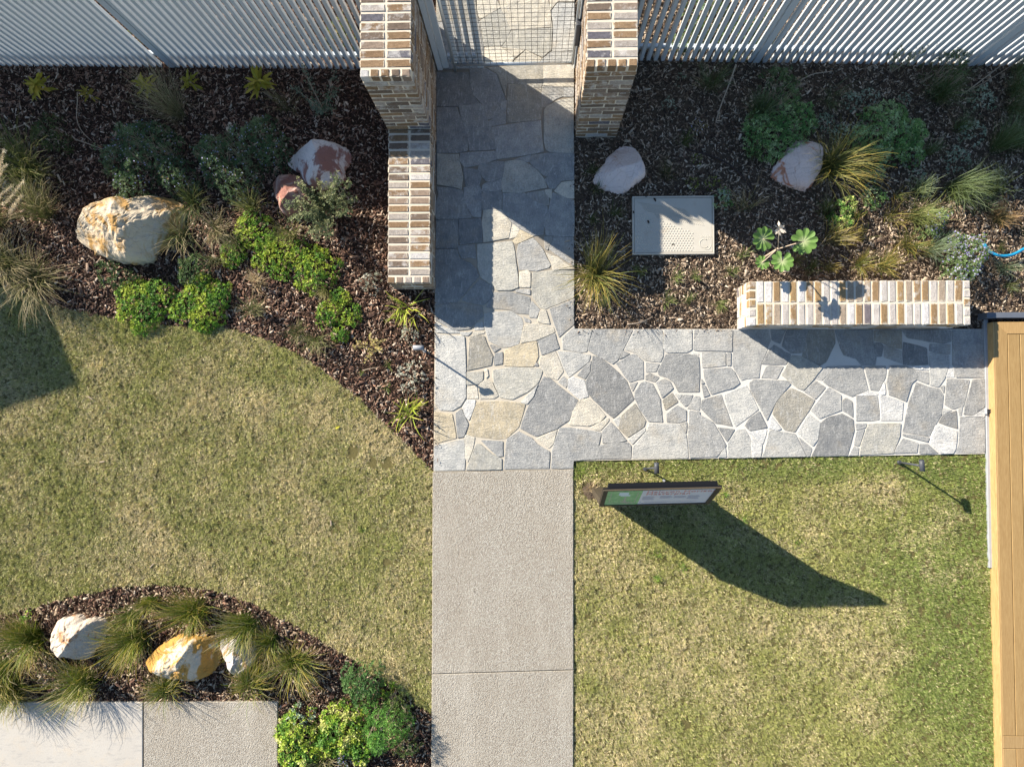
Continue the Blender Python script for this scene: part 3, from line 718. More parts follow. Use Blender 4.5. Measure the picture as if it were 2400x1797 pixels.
# ------------------------------------------------------------------ unseen stand-in added beyond the left edge, its roof corner shades the lawn
sc = G(180, 900); kh = 3.0; ks = kh / math.tan(SUN_EL); kc = np.array([sc[0] - .832 * ks, sc[1] + .555 * ks])
u1 = np.array([-.38, .925]); u2 = np.array([-.955, -.297])
def quad(a, l1, l2, z0, z1):
    B = [a, a + u1 * l1, a + u1 * l1 + u2 * l2, a + u2 * l2]; V = [(p[0], p[1], z) for z in (z0, z1) for p in B]
    return V, [[3, 2, 1, 0], [4, 5, 6, 7], [0, 1, 5, 4], [1, 2, 6, 5], [2, 3, 7, 6], [3, 0, 4, 7]]
t = thing('shade_caster', (kc[0] - 1, kc[1], 0), 'unseen flat roofed stand-in added left of the frame so its roof corner shades the lawn', 'shade_caster')
mesh_at('roof', *quad(kc, 1.75, 2.6, kh - .16, kh), 'roofing', t); mesh_at('wall', *quad(kc + u1 * .2 + u2 * .2, 1.35, 2.2, -.05, kh - .163), 'render_wall', t)

# ------------------------------------------------------------------ boulders
def boulder(px, h, label, mat, planes, seed, rough=0.08, sink=0.06, zc=0.5):
    P = GP(px, h * zc)[:, :2]; c = P.mean(0); rel = P - c
    ang = np.arctan2(rel[:, 1], rel[:, 0]); o = np.argsort(ang); ang, rad = ang[o], np.linalg.norm(rel, axis=1)[o]
    NA, NR = 96, 30; th = np.linspace(-math.pi, math.pi, NA, endpoint=False)
    rr = np.interp(th, np.r_[ang - 2 * math.pi, ang, ang + 2 * math.pi], np.r_[rad, rad, rad])
    rr = rr * (1 + .05 * (vnoise(np.cos(th) * 2 + 9, np.sin(th) * 2 + 9, 2.5, seed + 50, 3) - .5))
    rg = np.random.default_rng(seed); V = [(0, 0, 0)]; size = rr.mean()
    def top(x, y):
        z = np.full_like(x, h)
        rp = np.random.default_rng(seed + 77)
        for az, sl, of in list(planes) + [(rp.uniform(0, 360), rp.uniform(.25, .9), rp.uniform(.92, 1.12)) for _ in range(6)]:
            u = (x * math.cos(math.radians(az)) + y * math.sin(math.radians(az))) / size
            z = np.minimum(z, h * (of - sl * u))
        n1 = vnoise(x + 5, y + 5, 5.0, seed, 4) - .5; n2 = vnoise(x + 9, y + 2, 17.0, seed + 9, 3) - .5
        n3 = np.abs(vnoise(x + 3, y + 8, 8.0, seed + 31, 2) - .5)
        return z + h * rough * (.8 * n1 + .8 * n2) - h * rough * .8 * np.clip(.07 - n3, 0, 1) * 4
    ring = []
    for k in range(1, NR + 1):
        f = k / NR
        if f <= 0.86: q = f / 0.86 * 0.93
        else: q = 0.93 + (f - 0.86) / 0.14 * 0.07
        x, y = rr * q * np.cos(th), rr * q * np.sin(th); z = top(x, y)
        if q > 0.8: z = z * (1 - ((q - 0.8) / 0.2) ** 3 * 0.22)
        ring.append(np.stack([x, y, np.maximum(z, 0.03)], 1))
    last = ring[-1]
    for f, q in ((0.55, 1.015), (0.15, 0.99), (-0.3, 0.93)):
        w = last.copy(); jit = 1 + 0.03 * rg.standard_normal(NA); w[:, 0] *= q * jit; w[:, 1] *= q * jit; w[:, 2] = np.where(f > 0, last[:, 2] * f, -sink); ring.append(w)
    V = np.vstack([[[0, 0, float(top(np.array([0.0]), np.array([0.0]))[0])]]] + ring)
    F = [[0, 1 + i, 1 + (i + 1) % NA] for i in range(NA)]
    for k in range(len(ring) - 1):
        a, b = 1 + k * NA, 1 + (k + 1) * NA; F += [[a + i, b + i, b + (i + 1) % NA, a + (i + 1) % NA] for i in range(NA)]
    ob = link('boulder', raw('boulder', V, F), mat, None, (c[0], c[1], -0.03)); tag(ob, label, 'boulder', 'sandstone boulders in the garden beds')
    return ob
RM = dict(
 big=rock_mat('rock_cream', (0.46, 0.375, 0.26), (0.62, 0.54, 0.42), (0.38, 0.215, 0.06), 2.6, 0.50, 0.60),
 red=rock_mat('rock_red_white', (0.66, 0.59, 0.55), (0.74, 0.68, 0.64), (0.27, 0.115, 0.09), 2.0, 0.525, 0.565),
 pink=rock_mat('rock_pink', (0.42, 0.26, 0.215), (0.56, 0.40, 0.34), (0.25, 0.105, 0.08), 3.1, 0.47, 0.55, (.5, .27, .16)),
 pale=rock_mat('rock_pale', (0.64, 0.545, 0.52), (0.72, 0.64, 0.61), (0.52, 0.36, 0.30), 3.5, 0.55, 0.66),
 rust=rock_mat('rock_rust', (0.66, 0.54, 0.50), (0.74, 0.64, 0.60), (0.46, 0.19, 0.10), 2.9, 0.56, 0.62),
 white=rock_mat('rock_white', (0.50, 0.415, 0.325), (0.64, 0.555, 0.46), (0.40, 0.20, 0.09), 3.6, 0.55, 0.62),
 gold=rock_mat('rock_gold', (0.54, 0.46, 0.33), (0.64, 0.57, 0.46), (0.45, 0.235, 0.03), 3.4, 0.43, 0.50),
 grey=rock_mat('rock_grey', (0.48, 0.44, 0.40), (0.60, 0.56, 0.52), (0.42, 0.25, 0.12), 3.6, 0.55, 0.62))
boulder([(150, 545), (158, 520), (185, 488), (230, 466), (290, 462), (335, 449), (380, 455), (406, 468), (405, 490), (398, 535), (374, 560), (355, 575), (330, 604), (285, 608), (245, 600), (200, 580), (165, 562)], 0.46, 'large cream boulder with ochre stains in the left garden bed', RM['big'], [(-20, 1.05, 1.15), (200, .5, 1.05), (90, .55, 1.1)], 3, .13)
boulder([(662, 374), (690, 345), (720, 330), (762, 326), (792, 334), (814, 350), (812, 372), (800, 385), (796, 415), (770, 432), (722, 432), (700, 405), (692, 394)], 0.30, 'white boulder with dark red veins beside the low brick wall', RM['red'], [(-70, .5, 1.0), (150, .4, 1.0), (20, .5, 1.1)], 5)
boulder([(631, 418), (650, 404), (690, 406), (712, 425), (728, 460), (735, 480), (715, 495), (690, 492), (668, 503), (650, 470), (634, 445)], 0.26, 'pink and rust boulder tucked against the red veined white boulder', RM['pink'], [(-60, .7, .95), (160, .5, .95)], 8)
boulder([(1394, 418), (1420, 378), (1440, 350), (1468, 332), (1492, 340), (1505, 375), (1513, 408), (1490, 425), (1462, 443), (1430, 438), (1408, 432)], 0.27, 'plain pale boulder between the right brick pillar and the cover lid', RM['pale'], [(200, .35, .95), (-70, .4, 1.0)], 13)
boulder([(1820, 404), (1846, 360), (1862, 335), (1896, 318), (1934, 330), (1932, 368), (1918, 412), (1897, 438), (1870, 430), (1845, 418)], 0.30, 'pale boulder with rust blotches beside the golden grass tuft', RM['rust'], [(205, .3, .95), (-30, .9, 1.25)], 17)
boulder([(117, 1480), (125, 1458), (145, 1453), (190, 1457), (234, 1466), (226, 1500), (205, 1530), (190, 1552), (170, 1548), (160, 1535), (120, 1515)], 0.33, 'squarish cream boulder at the left end of the lower bed', RM['white'], [(-40, .8, 1.05), (100, .35, 1.0)], 21, .15)
boulder([(342, 1551), (356, 1528), (385, 1510), (440, 1500), (490, 1506), (500, 1540), (495, 1570), (480, 1588), (420, 1592), (375, 1578)], 0.30, 'golden yellow stained boulder in the middle of the lower bed', RM['gold'], [(90, .5, 1.0), (-20, .7, 1.2)], 25, .15)
boulder([(505, 1512), (540, 1496), (575, 1498), (590, 1530), (580, 1570), (555, 1590), (538, 1575), (525, 1555)], 0.24, 'grey white boulder half covered by grass in the lower bed', RM['grey'], [(180, .7, .9), (-60, .5, 1.0)], 29, .15)

# ------------------------------------------------------------------ mulch chips
BLOCK = [(lx0, lx1, LW[1], ly + 1.3), (rx0, rx0 + .465, ry, ry + 1.3), (b0[0], b1[0], b0[1], b0[1] + .47)]
lid0, lid1 = G(1481, 596), G(1677, 457)
BLOCK.append((lid0[0], lid1[0], lid0[1], lid1[1]))
def scatter(poly, per_m2, win=None):
    P = np.array(poly)[:, :2]; lo, hi = P.min(0), P.max(0)
    if win is not None: lo, hi = np.maximum(lo, win[0]), np.minimum(hi, win[1])
    n = int(np.prod(hi - lo) * per_m2); Q = lo + R.random((n, 2)) * (hi - lo)
    return Q[inside(Q, P)]
WIN = (np.array([-6.7, -4.75]), np.array([6.2, 6.3]))
def mulch(poly, dens, pal, label, z=-0.034, L=(0.016, 0.06), extra=None, pts=None):
    Q = scatter(poly, dens, WIN) if pts is None else pts; keep = np.ones(len(Q), bool)
    for a, b, c, d in BLOCK: keep &= ~((Q[:, 0] > a) & (Q[:, 0] < b) & (Q[:, 1] > c) & (Q[:, 1] < d))
    if extra is not None: keep &= ~extra(Q)
    Q = Q[keep]; n = len(Q)
    l = (L[0] + (L[1] - L[0]) * R.random(n) ** 2.4) * np.where(R.random(n) < .05, R.uniform(1.3, 2.2, n), 1.0); w = l * R.uniform(.18, .45, n); hgt = R.uniform(.002, .006, n)
    a = R.random(n) * math.pi; tl = R.normal(0, .22, n); rl = R.normal(0, .35, n)
    ux = np.stack([np.cos(a) * np.cos(tl), np.sin(a) * np.cos(tl), np.sin(tl)], 1); uy = np.stack([-np.sin(a) * np.cos(rl), np.cos(a) * np.cos(rl), np.sin(rl)], 1); uz = np.cross(ux, uy)
    c = np.c_[Q, z + R.uniform(0, .020, n) + np.abs(np.sin(tl)) * l * .3]
    V = np.zeros((n, 8, 3)); k = 0
    for sz in (-1, 1):
        for sx, sy in ((-1, -1), (1, -1), (1, 1), (-1, 1)):
            e = R.uniform(.75, 1.1, (n, 1)); tp = 0.8 if sz > 0 else 1.0
            V[:, k] = c + ux * (sx * l[:, None] / 2 * e) + uy * (sy * w[:, None] / 2 * tp * R.uniform(.6, 1.1, (n, 1))) + uz * (sz * hgt[:, None] / 2); k += 1
    base = np.arange(n)[:, None] * 8
    F = np.concatenate([base + np.array(f) for f in ([4, 5, 6, 7], [0, 1, 5, 4], [1, 2, 6, 5], [2, 3, 7, 6], [3, 0, 4, 7])], 0)
    pal = np.array(pal); col = pal[R.integers(0, len(pal), n)] * R.uniform(.65, 1.3, (n, 1))
    o = link('mulch', raw('mulch', V.reshape(-1, 3), F, np.repeat(col, 8, 0)), 'chip'); return tag(o, label, 'mulch', None, 'stuff')
PL = [(.18, .098, .066)] * 4 + [(.075, .041, .030)] * 6 + [(.31, .18, .12)] * 3 + [(.44, .31, .22)] * 2 + [(.64, .51, .39)] * 2
PR = [(.19, .128, .09)] * 4 + [(.085, .058, .043)] * 6 + [(.33, .24, .165)] * 4 + [(.50, .39, .28)] * 5 + [(.68, .56, .43)] * 3
mulch(bed_l, 2900, PL, 'red brown bark chips covering the upper left garden bed')
mulch(bed_r, 3000, PR, 'greyish brown bark chips covering the right garden bed', L=(.012, .055))
mulch(bed_b, 2800, PL[:11] + [(.42, .31, .21)] * 4 + [(.62, .5, .37)] * 2, 'brown bark chips covering the lower left garden bed', extra=lambda Q: (Q[:, 0] < G(652, 1700)[0]) & (Q[:, 1] < G(300, 1643)[1]))

def spill(segs):
    out = []
    for (xa, ya), (xb, yb), n, side in segs:
        a, b = G(xa, ya)[:2], G(xb, yb)[:2]; d = (b - a) / np.linalg.norm(b - a); nr = np.array([-d[1], d[0]]) * side
        out.append(a + R.random((n, 1)) * (b - a) + nr * np.abs(R.normal(0, .035, (n, 1))))
    return np.vstack(out)
mulch(None, 0, PL, 'loose red brown bark crumbs strewn on the paving beside the left bed', z=.003, L=(.008, .03), pts=spill([((1018, 690), (1016, 1090), 70, 1), ((652, 1650), (652, 1795), 25, 1)]))
mulch(None, 0, PR, 'loose pale bark crumbs strewn on the paving beside the right bed', z=.003, L=(.008, .03), pts=spill([((1345, 340), (1345, 770), 55, -1), ((1350, 772), (1720, 772), 60, -1)]))

# ------------------------------------------------------------------ lawn grass
def turf(poly, name, label, greener, bare=()):
    C = scatter(poly, 3400, WIN); n = len(C); x, y = C[:, 0], C[:, 1]
    patch = vnoise(x + 20, y + 20, 1.1, 5, 4); fine = vnoise(x + 20, y + 20, 9.0, 11, 3); mid = vnoise(x + 20, y + 20, 3.2, 23, 3)
    dryp = np.clip((patch - .5) * .9 + (mid - .5) * 1.1 + .50 - greener(x, y), 0.08, .85)
    pit = vnoise(x + 20, y + 20, 36.0, 61, 2); keep = ((fine > 0.28) | (R.random(n) < .45)) & ((pit > .37) | (R.random(n) < .25))
    for bx, by, br in bare: b_ = G(bx, by); keep &= np.hypot(x - b_[0], y - b_[1]) > br * PM * (.5 + fine)
    C, dryp, fine, patch, pit = C[keep], dryp[keep], fine[keep], patch[keep], pit[keep]; n = len(C)
    K = 11; ang = R.random((n, K)) * 2 * math.pi; th = .004 + .040 * np.clip(pit - .3, 0, 1)[:, None] * R.uniform(.6, 1.5, (n, 1)) + .008 * fine[:, None]
    b = C[:, None, :] + R.normal(0, .009, (n, K, 2)); ln = R.uniform(.010, .028, (n, K)) * np.where(R.random((n, K)) < .06, 1.7, 1.0); hz = th * R.uniform(.4, 1.5, (n, K))
    d = np.stack([np.cos(ang), np.sin(ang)], -1); s = np.stack([-np.sin(ang), np.cos(ang)], -1); w = R.uniform(.0016, .0040, (n, K))[..., None]
    V = np.zeros((n, K, 3, 3)); V[:, :, 0, :2] = b - s * w; V[:, :, 1, :2] = b + s * w; V[:, :, 2, :2] = b + d * ln[..., None]
    V[:, :, :2, 2] = -.026; V[:, :, 2, 2] = -.026 + hz; 
    isdry = R.random((n, K)) < dryp[:, None]; u = R.random((n, K, 1))
    gcol = np.array([.285, .29, .085]) * (1 - u) + np.array([.44, .43, .15]) * u; dcol = np.array([.46, .375, .19]) * (1 - u) + np.array([.76, .655, .40]) * u
    lush = np.clip(greener(x, y)[keep] * 1.3, 0, .8)[:, None, None]
    gcol = gcol * (1 - lush) + lush * (np.array([.13, .195, .04]) * (1 - u) + np.array([.23, .30, .075]) * u)
    col = np.where(isdry[..., None], dcol, gcol) * R.uniform(.78, 1.25, (n, 1, 1)) * np.clip(.75 + .5 * fine, .7, 1.2)[:, None, None]
    F = np.arange(n * K * 3).reshape(-1, 3)
    o = link(name, raw(name, V.reshape(-1, 3), F, np.repeat(col.reshape(-1, 3), 3, 0)), 'dry'); tag(o, label, 'grass', None, 'stuff')
def gl(x, y):
    return np.full_like(x, .10)
def grr(x, y):
    e = G(2320, 1300)[0] - x
    w_ = vnoise(x + 40, y + 40, 1.6, 77, 3) - .5
    return .10 + np.clip(.66 - e * .40 + w_ * .7, 0, .6) + np.clip(.5 - (G(1600, 1075)[1] - y) * 1.5 + w_ * .5, 0, .4)
turf(lawn_l, 'grass', 'patchy olive and straw coloured mown grass of the left lawn', gl, ((825, 1060, 16), (872, 1084, 14), (905, 1088, 15), (690, 950, 8), (260, 1180, 10), (560, 1210, 8)))
turf(lawn_r, 'grass', 'straw and green mown grass of the right lawn around the sign', grr, ((1385, 1148, 22), (1610, 1700, 10), (2160, 1430, 9), (1500, 1420, 8)))

# ------------------------------------------------------------------ plants: builders
A3 = lambda c: np.array(c, float)
VEG = 1.4
def blades(c, n, r, h, w, root, tips, lean=(0, 0), base=0.03, droop=1.0, seg=5):
    ns = 7; sc_ = R.random(ns) * 2 * math.pi; sw_ = R.random(ns) + .25; pick = R.choice(ns, n, p=sw_ / sw_.sum()); a = sc_[pick] + R.normal(0, .42, n)
    rho = r * (0.25 + 0.8 * R.random(n) ** .7) * (.7 + .45 * R.random(ns))[pick]; hh = h * R.uniform(.35, 1.15, n)
    dead = R.random(n) < .10; hh = np.where(dead, hh * .35, hh); rho = np.where(dead, rho * 1.05, rho)
    t = np.linspace(0, 1, seg)[None, :]; lx, ly_ = lean
    ex = np.cos(a) * rho + lx * R.uniform(.4, 1.2, n); ey = np.sin(a) * rho + ly_ * R.uniform(.4, 1.2, n)
    bx = R.normal(0, base, n) + np.cos(a) * base * .6; by = R.normal(0, base, n) + np.sin(a) * base * .6
    cv = R.normal(0, .2, n)[:, None]; dr = (droop * R.uniform(.7, 1.3, n))[:, None]
    X = bx[:, None] + ex[:, None] * t ** 1.15 - ey[:, None] * cv * t * t; Y = by[:, None] + ey[:, None] * t ** 1.15 + ex[:, None] * cv * t * t
    Z = np.maximum(hh[:, None] * (t * (1 + dr * .9) - dr * .95 * t * t), .004 - .03 * (1 - t))
    P = np.stack([X, Y, Z], -1); d = np.stack([-ey, ex], 1); d /= np.linalg.norm(d, axis=1)[:, None] + 1e-9
    ww = (w * R.uniform(.6, 1.3, n))[:, None] * (1 - t ** 2.2 * .88) * np.minimum(1, .55 + t * 1.5)
    tw = R.uniform(-.7, .7, (n, 1)); off = np.stack([d[:, 0:1] * ww * np.cos(tw), d[:, 1:2] * ww * np.cos(tw), ww * np.sin(tw)], -1) / 2
    V = np.stack([P - off, P + off], 2).reshape(-1, 3)
    i0 = (np.arange(n)[:, None] * seg + np.arange(seg - 1)[None, :]).ravel() * 2
    F = np.stack([i0, i0 + 1, i0 + 3, i0 + 2], 1)
    tips = A3(tips).reshape(-1, 3); tc = tips[R.integers(0, len(tips), n)] * R.uniform(.75, 1.25, (n, 1)); rc = A3(root)[None] * R.uniform(.75, 1.25, (n, 1)); tc[dead] = A3((.36, .27, .16)) * R.uniform(.7, 1.2, (dead.sum(), 1)); rc[dead] = (.2, .15, .08)
    col = rc[:, None, :] * (1 - t[..., None] ** 1.1) + tc[:, None, :] * t[..., None] ** 1.1
    return V + np.append(np.asarray(c)[:2], -.03), F, np.repeat(col, 2, 1).reshape(-1, 3) * VEG
def leaves(P, N, L, W, k, cols, up=0.5, jit=0.35):
    n = len(P); cols = A3(cols).reshape(-1, 3)
    T = np.cross(N, R.normal(0, 1, (n, 3))); T /= np.linalg.norm(T, axis=1)[:, None] + 1e-9; B = np.cross(N, T)
    a = (np.arange(k)[None, :] / k * 2 * math.pi + R.uniform(-.5, .5, (n, k)))[..., None]
    e = np.clip(up + R.normal(0, jit, (n, k, 1)), -.4, 1.3)
    D = (np.cos(a) * T[:, None] + np.sin(a) * B[:, None]) * np.cos(e) + N[:, None] * np.sin(e)
    S = np.cross(D, N[:, None] + R.normal(0, .35, (n, k, 3))); S /= np.linalg.norm(S, axis=2)[..., None] + 1e-9
    l = L * R.uniform(.6, 1.25, (n, k, 1)); w = W * R.uniform(.7, 1.2, (n, k, 1)); nn = np.cross(S, D)
    p0 = P[:, None] + R.normal(0, L * .15, (n, k, 3)); m = p0 + D * l * .55 - nn * w * .18
    V = np.stack([p0, m + S * w / 2, p0 + D * l, m - S * w / 2], 2).reshape(-1, 3)
    F = np.arange(n * k * 4).reshape(-1, 4)
    kk = vnoise(P[:, 0] + 50, P[:, 1] + 50, 9.0, 41, 2) * 1.7 - .35 + R.normal(0, .22, n); order = np.argsort(cols.sum(1)); sp = cols[order][np.clip((kk * len(cols)).astype(int), 0, len(cols) - 1)] * R.uniform(.75, 1.25, (n, 1)); brn = R.random(n) < .008; sp[brn] = (.22, .15, .07); col = (sp[:, None] * R.uniform(.8, 1.2, (n, k, 1))).reshape(-1, 3)
    return V, F, np.repeat(col, 4, 0) * VEG
def dome(lobes, dens, rough=0.012, inner=0.35):
    """points and normals over a union of leafy domes; lobes = (px, py, radius px, height m)"""
    PP, NN = [], []; C = []
    for x, y, r, h in lobes:
        g0 = G(x, y, h * .6)[:2]; rm = r * PM; C.append((g0[0], g0[1], rm * .98, h * .9))
        for q in range(int(5 + rm * 16) if rm > .13 else 0):
            a = random.uniform(0, 6.283); f = random.uniform(.3, .88); s_ = rm * random.uniform(.16, .38)
            C.append((g0[0] + math.cos(a) * rm * f, g0[1] + math.sin(a) * rm * f, s_, h * random.uniform(.45, 1.05)))
    for i, (cx, cy, r, h) in enumerate(C):
        n = max(12, int(dens * math.pi * r * r * (1.0 if r > .09 else .75))); q = np.sqrt(R.random(n)); a = R.random(n) * 2 * math.pi
        rm = r * (1 + .10 * np.sin(3 * a + cx * 7) + .07 * np.sin(5 * a + cy * 9) + .05 * np.sin(9 * a + cx * 3))
        x, y = q * rm * np.cos(a), q * rm * np.sin(a); z = h * (1 - q ** 2.6) ** .7
        lay = np.where(R.random(n) < inner, R.uniform(.35, .85, n), 1.0)
        lum = vnoise(x + cx + 30, y + cy + 30, 11, 3 + i, 2) - .5
        P = np.stack([cx + x, cy + y, -.02 + np.maximum(z * lay + lum * h * .35 + R.normal(0, rough, n), .01)], 1)
        Nn = np.stack([np.cos(a) * q ** 2 * 1.0, np.sin(a) * q ** 2 * 1.0, np.full(n, .8)], 1) + R.normal(0, .25, (n, 3)); Nn /= np.linalg.norm(Nn, axis=1)[:, None]
        keep = np.ones(n, bool)
        for j, (dx, dy, s, g) in enumerate(C):
            if j != i:
                d2 = ((P[:, 0] - dx) ** 2 + (P[:, 1] - dy) ** 2) / (s * s); keep &= ~((d2 < .9) & (P[:, 2] < g * (1 - np.minimum(d2, 1)) ** .7 * .75))
        PP.append(P[keep]); NN.append(Nn[keep])
    return np.vstack(PP), np.vstack(NN), C
def stems(C, n, rad=0.004, mat='stick', parent=None, name='stem'):
    VV, FF, k = [], [], 0
    for cx, cy, r, h in C[:6]:
        for _ in range(n):
            a = random.uniform(0, 6.28); q = r * random.uniform(.3, .8)
            V, F, cp = tube_arrays([(cx + math.cos(a) * .01, cy + math.sin(a) * .01, -.04), (cx + math.cos(a) * q * .6, cy + math.sin(a) * q * .6, h * .45), (cx + math.cos(a) * q, cy + math.sin(a) * q, h * .75)], rad, 4, .5)
            VV.append(V); FF += [[i + k for i in f] for f in F]; k += len(V)
    return mesh_at(name, np.vstack(VV), FF, mat, parent)

# palettes (leaf albedo)
GR = [(.055, .085, .022), (.075, .105, .028), (.095, .12, .035)]
DKG = [(.045, .08, .027), (.06, .10, .034), (.08, .12, .04)]
LIME = [(.12, .235, .028), (.17, .28, .035), (.26, .335, .045), (.085, .18, .032), (.30, .36, .05)]
SAGE = [(.22, .28, .20), (.27, .33, .24), (.17, .23, .15), (.34, .39, .30)]
SILV = [(.36, .37, .30), (.44, .45, .37), (.28, .30, .22)]
STRAW = [(.42, .33, .19), (.50, .40, .24), (.34, .26, .14)]
GOLD = [(.40, .29, .06), (.33, .26, .05), (.46, .35, .11)]
OLIVE = [(.105, .115, .026), (.15, .145, .04), (.21, .185, .065)]
BLUEG = [(.13, .18, .095), (.17, .22, .12), (.23, .28, .165)]
ROOT = (.05, .07, .018)
CNT = dict(n=0)
def tuft(px, py, r, h, n, tips, label, w=0.005, root=ROOT, lean=(0, 0), droop=1.0, base=None, name='grass_tuft', cat='grass', group=None, mat='veg'):
    c = G(px, py); rm = r * PM; b = base if base else min(.045, rm * .16)
    V, F, col = blades(c, n, rm, h, w, root, tips, (lean[0] * PM, -lean[1] * PM), b, droop)
    o = mesh_at(name, V, F, mat, None, (c[0], c[1], -.03), col); return tag(o, label, cat, group)
def cover(lobes, dens, L, W, k, cols, label, name='ground_cover', cat='ground cover', up=.5, flowers=None, fsize=.009, stem=0, group=None, inner=.35, rough=.012, fcols=None, hs=1.0):
    P, N, C = dome([(x, y, r, h * hs) for x, y, r, h in lobes], dens, rough, inner); V, F, col = leaves(P, N, L, W, k, cols, up)
    c0 = (C[0][0], C[0][1], -.03)
    if not flowers and not stem:
        o = mesh_at(name, V, F, 'veg', None, c0, col); return tag(o, label, cat, group)
    t = thing(name, c0, label, cat, group); mesh_at('foliage', V, F, 'veg', t, None, col)
    stems(C, stem or 5, parent=t)
    if flowers:
        i = R.permutation(len(P))[:flowers]; i = i[P[i, 2] > .3 * C[0][3]] if len(i) else i
        V, F, col = leaves(P[i] + N[i] * L * .7, N[i], fsize, fsize * .7, 5, fcols or [(.42, .38, .62), (.52, .48, .70), (.36, .33, .55)], .15, .2)
        mesh_at('flowers', V, F, 'veg', t, None, col)['kind'] = 'stuff'
    return t
def branchy(px, py, r, h, nst, cols, label, L=.016, W=.009, per=26, lean=(0, 0), name='shrub', cat='shrub', rad=.0035, up=.5):
    c = G(px, py); rm = r * PM; t = thing(name, (c[0], c[1], -.03), label, cat); PP, NN, VV, FF, kk = [], [], [], [], 0
    for s in range(nst):
        a = 2 * math.pi * s / nst + random.uniform(-.5, .5); q = rm * random.uniform(.55, 1.05); z = h * random.uniform(.55, 1.1)
        end = np.array([c[0] + math.cos(a) * q + lean[0] * PM, c[1] + math.sin(a) * q - lean[1] * PM, z]); mid = (np.array([c[0], c[1], -.03]) * .5 + end * .5) + [0, 0, z * .22]
        ln = smooth_line([(c[0], c[1], -.04), mid, end], 9); V, F, cp = tube_arrays(ln, rad, 4, .4); VV.append(V); FF += [[i + kk for i in f] for f in F]; kk += len(V)
        tt = R.random(per) ** .75 * .85 + .15; P = np.stack([np.interp(tt, np.linspace(0, 1, 9), ln[:, k]) for k in range(3)], 1) + R.normal(0, rm * .07, (per, 3))
        P[:, 2] = np.maximum(P[:, 2], 0); PP.append(P); N = R.normal(0, .5, (per, 3)) + [math.cos(a) * .4, math.sin(a) * .4, .9]; NN.append(N / np.linalg.norm(N, axis=1)[:, None])
    V, F, col = leaves(np.vstack(PP), np.vstack(NN), L, W, 7, cols, up); mesh_at('foliage', V, F, 'veg', t, None, col); mesh_at('stem', np.vstack(VV), FF, 'stick', t); return t
def leafmesh(L, W, cols, lobed=False, wave=.12):
    n = 7; t = np.linspace(0, 1, n); w = W * np.sin(np.pi * (t * .94 + .03) ** .85) ** .8; ph = random.uniform(0, 6)
    V = []
    for i in range(n):
        zc = L * (.30 * t[i] - .42 * t[i] ** 2); wv = W * wave * math.sin(t[i] * 14 + ph)
        V += [(t[i] * L, -w[i] / 2, zc + w[i] * .16 + wv), (t[i] * L, 0, zc), (t[i] * L, w[i] / 2, zc + w[i] * .16 - wv)]
    F = []
    for i in range(n - 1): F += [[i * 3, i * 3 + 1, i * 3 + 4, i * 3 + 3], [i * 3 + 1, i * 3 + 2, i * 3 + 5, i * 3 + 4]]
    c = A3(cols[random.randrange(len(cols))]) * random.uniform(.8, 1.2); col = np.tile(c, (len(V), 1)); col[1::3] *= 1.15
    return raw('leaf', V, F, col, True)
def broadleaf(px, py, r, n, cols, label, h=.22):
    c = G(px, py); t = thing('broadleaf_plant', (c[0], c[1], -.03), label, 'plant', 'yellow green broadleaf plants by the left fence'); rm = r * PM
    tube('stem', [(c[0], c[1], -.04), (c[0] + .005, c[1], h * .8)], .006, 'stick', t)
    n = int(n * 1.7)
    for k in range(n):
        me = leafmesh(rm * random.uniform(.4, .85), rm * random.uniform(.13, .22), cols, wave=.3); a = k * 2.4 + random.uniform(-.7, .7); f = k / n
        o = link('leaf', me, 'veg', t, (c[0] + math.cos(a) * rm * .16 * (1 - f), c[1] + math.sin(a) * rm * .16 * (1 - f), h * (.35 + .6 * f)))
        o.rotation_euler = (random.uniform(-.3, .3), -random.uniform(.0, .35) - f * .35, a)

# ------------------------------------------------------------------ plants: upper left bed
YG = [(.36, .31, .03), (.44, .37, .045), (.30, .28, .03), (.48, .38, .06)]
for a in ((110, 216, 46, 15, YG, 'yellow green broadleaf plant nearest the left photo edge by the fence'), (226, 234, 28, 11, [(.26, .22, .03), (.30, .23, .04)], 'small dull broadleaf plant, second from the left by the fence'),
          (357, 214, 40, 12, YG, 'yellow green broadleaf plant left of the dry fountain grass'), (461, 208, 36, 10, [(.32, .29, .03), (.25, .24, .03)], 'half hidden broadleaf plant right of the dry fountain grass'),
          (620, 208, 48, 17, YG, 'brightest yellow broadleaf plant, furthest right along the left fence')): broadleaf(*a)
tuft(423, 268, 72, .62, 190, STRAW + [(.3, .27, .15)], 'dry fountain grass with pale plumes reaching over the left fence', w=.0042, root=(.10, .10, .04), lean=(-14, -30), droop=.9)
tuft(677, 250, 55, .35, 70, OLIVE + STRAW, 'thin wispy grass below the brightest broadleaf plant', w=.004, root=(.05, .06, .02), lean=(6, -14))
branchy(760, 262, 62, .42, 10, [(.11, .15, .10), (.15, .19, .13), (.07, .11, .06)], 'sparse grey green shrub under the fence left of the brick pillar', lean=(8, -25), per=30)
cover([(106, 306, 42, .18), (140, 330, 26, .14)], 900, .045, .006, 7, DKG + GR, 'feathery dark green clump below the leftmost broadleaf plant', 'fern_clump', 'plant', up=.7)
tuft(88, 415, 112, .62, 420, OLIVE + [(.10, .12, .03)] * 2, 'big dark arching grass tuft behind the large cream boulder', w=.005, lean=(6, -22))
tuft(112, 505, 96, .55, 300, OLIVE + STRAW, 'olive grass tuft touching the left end of the large cream boulder', w=.005, lean=(0, -8))
tuft(30, 622, 100, .5, 330, OLIVE + STRAW * 2, 'straw and olive grass tuft at the left edge above the lawn', w=.005, lean=(-4, 6))
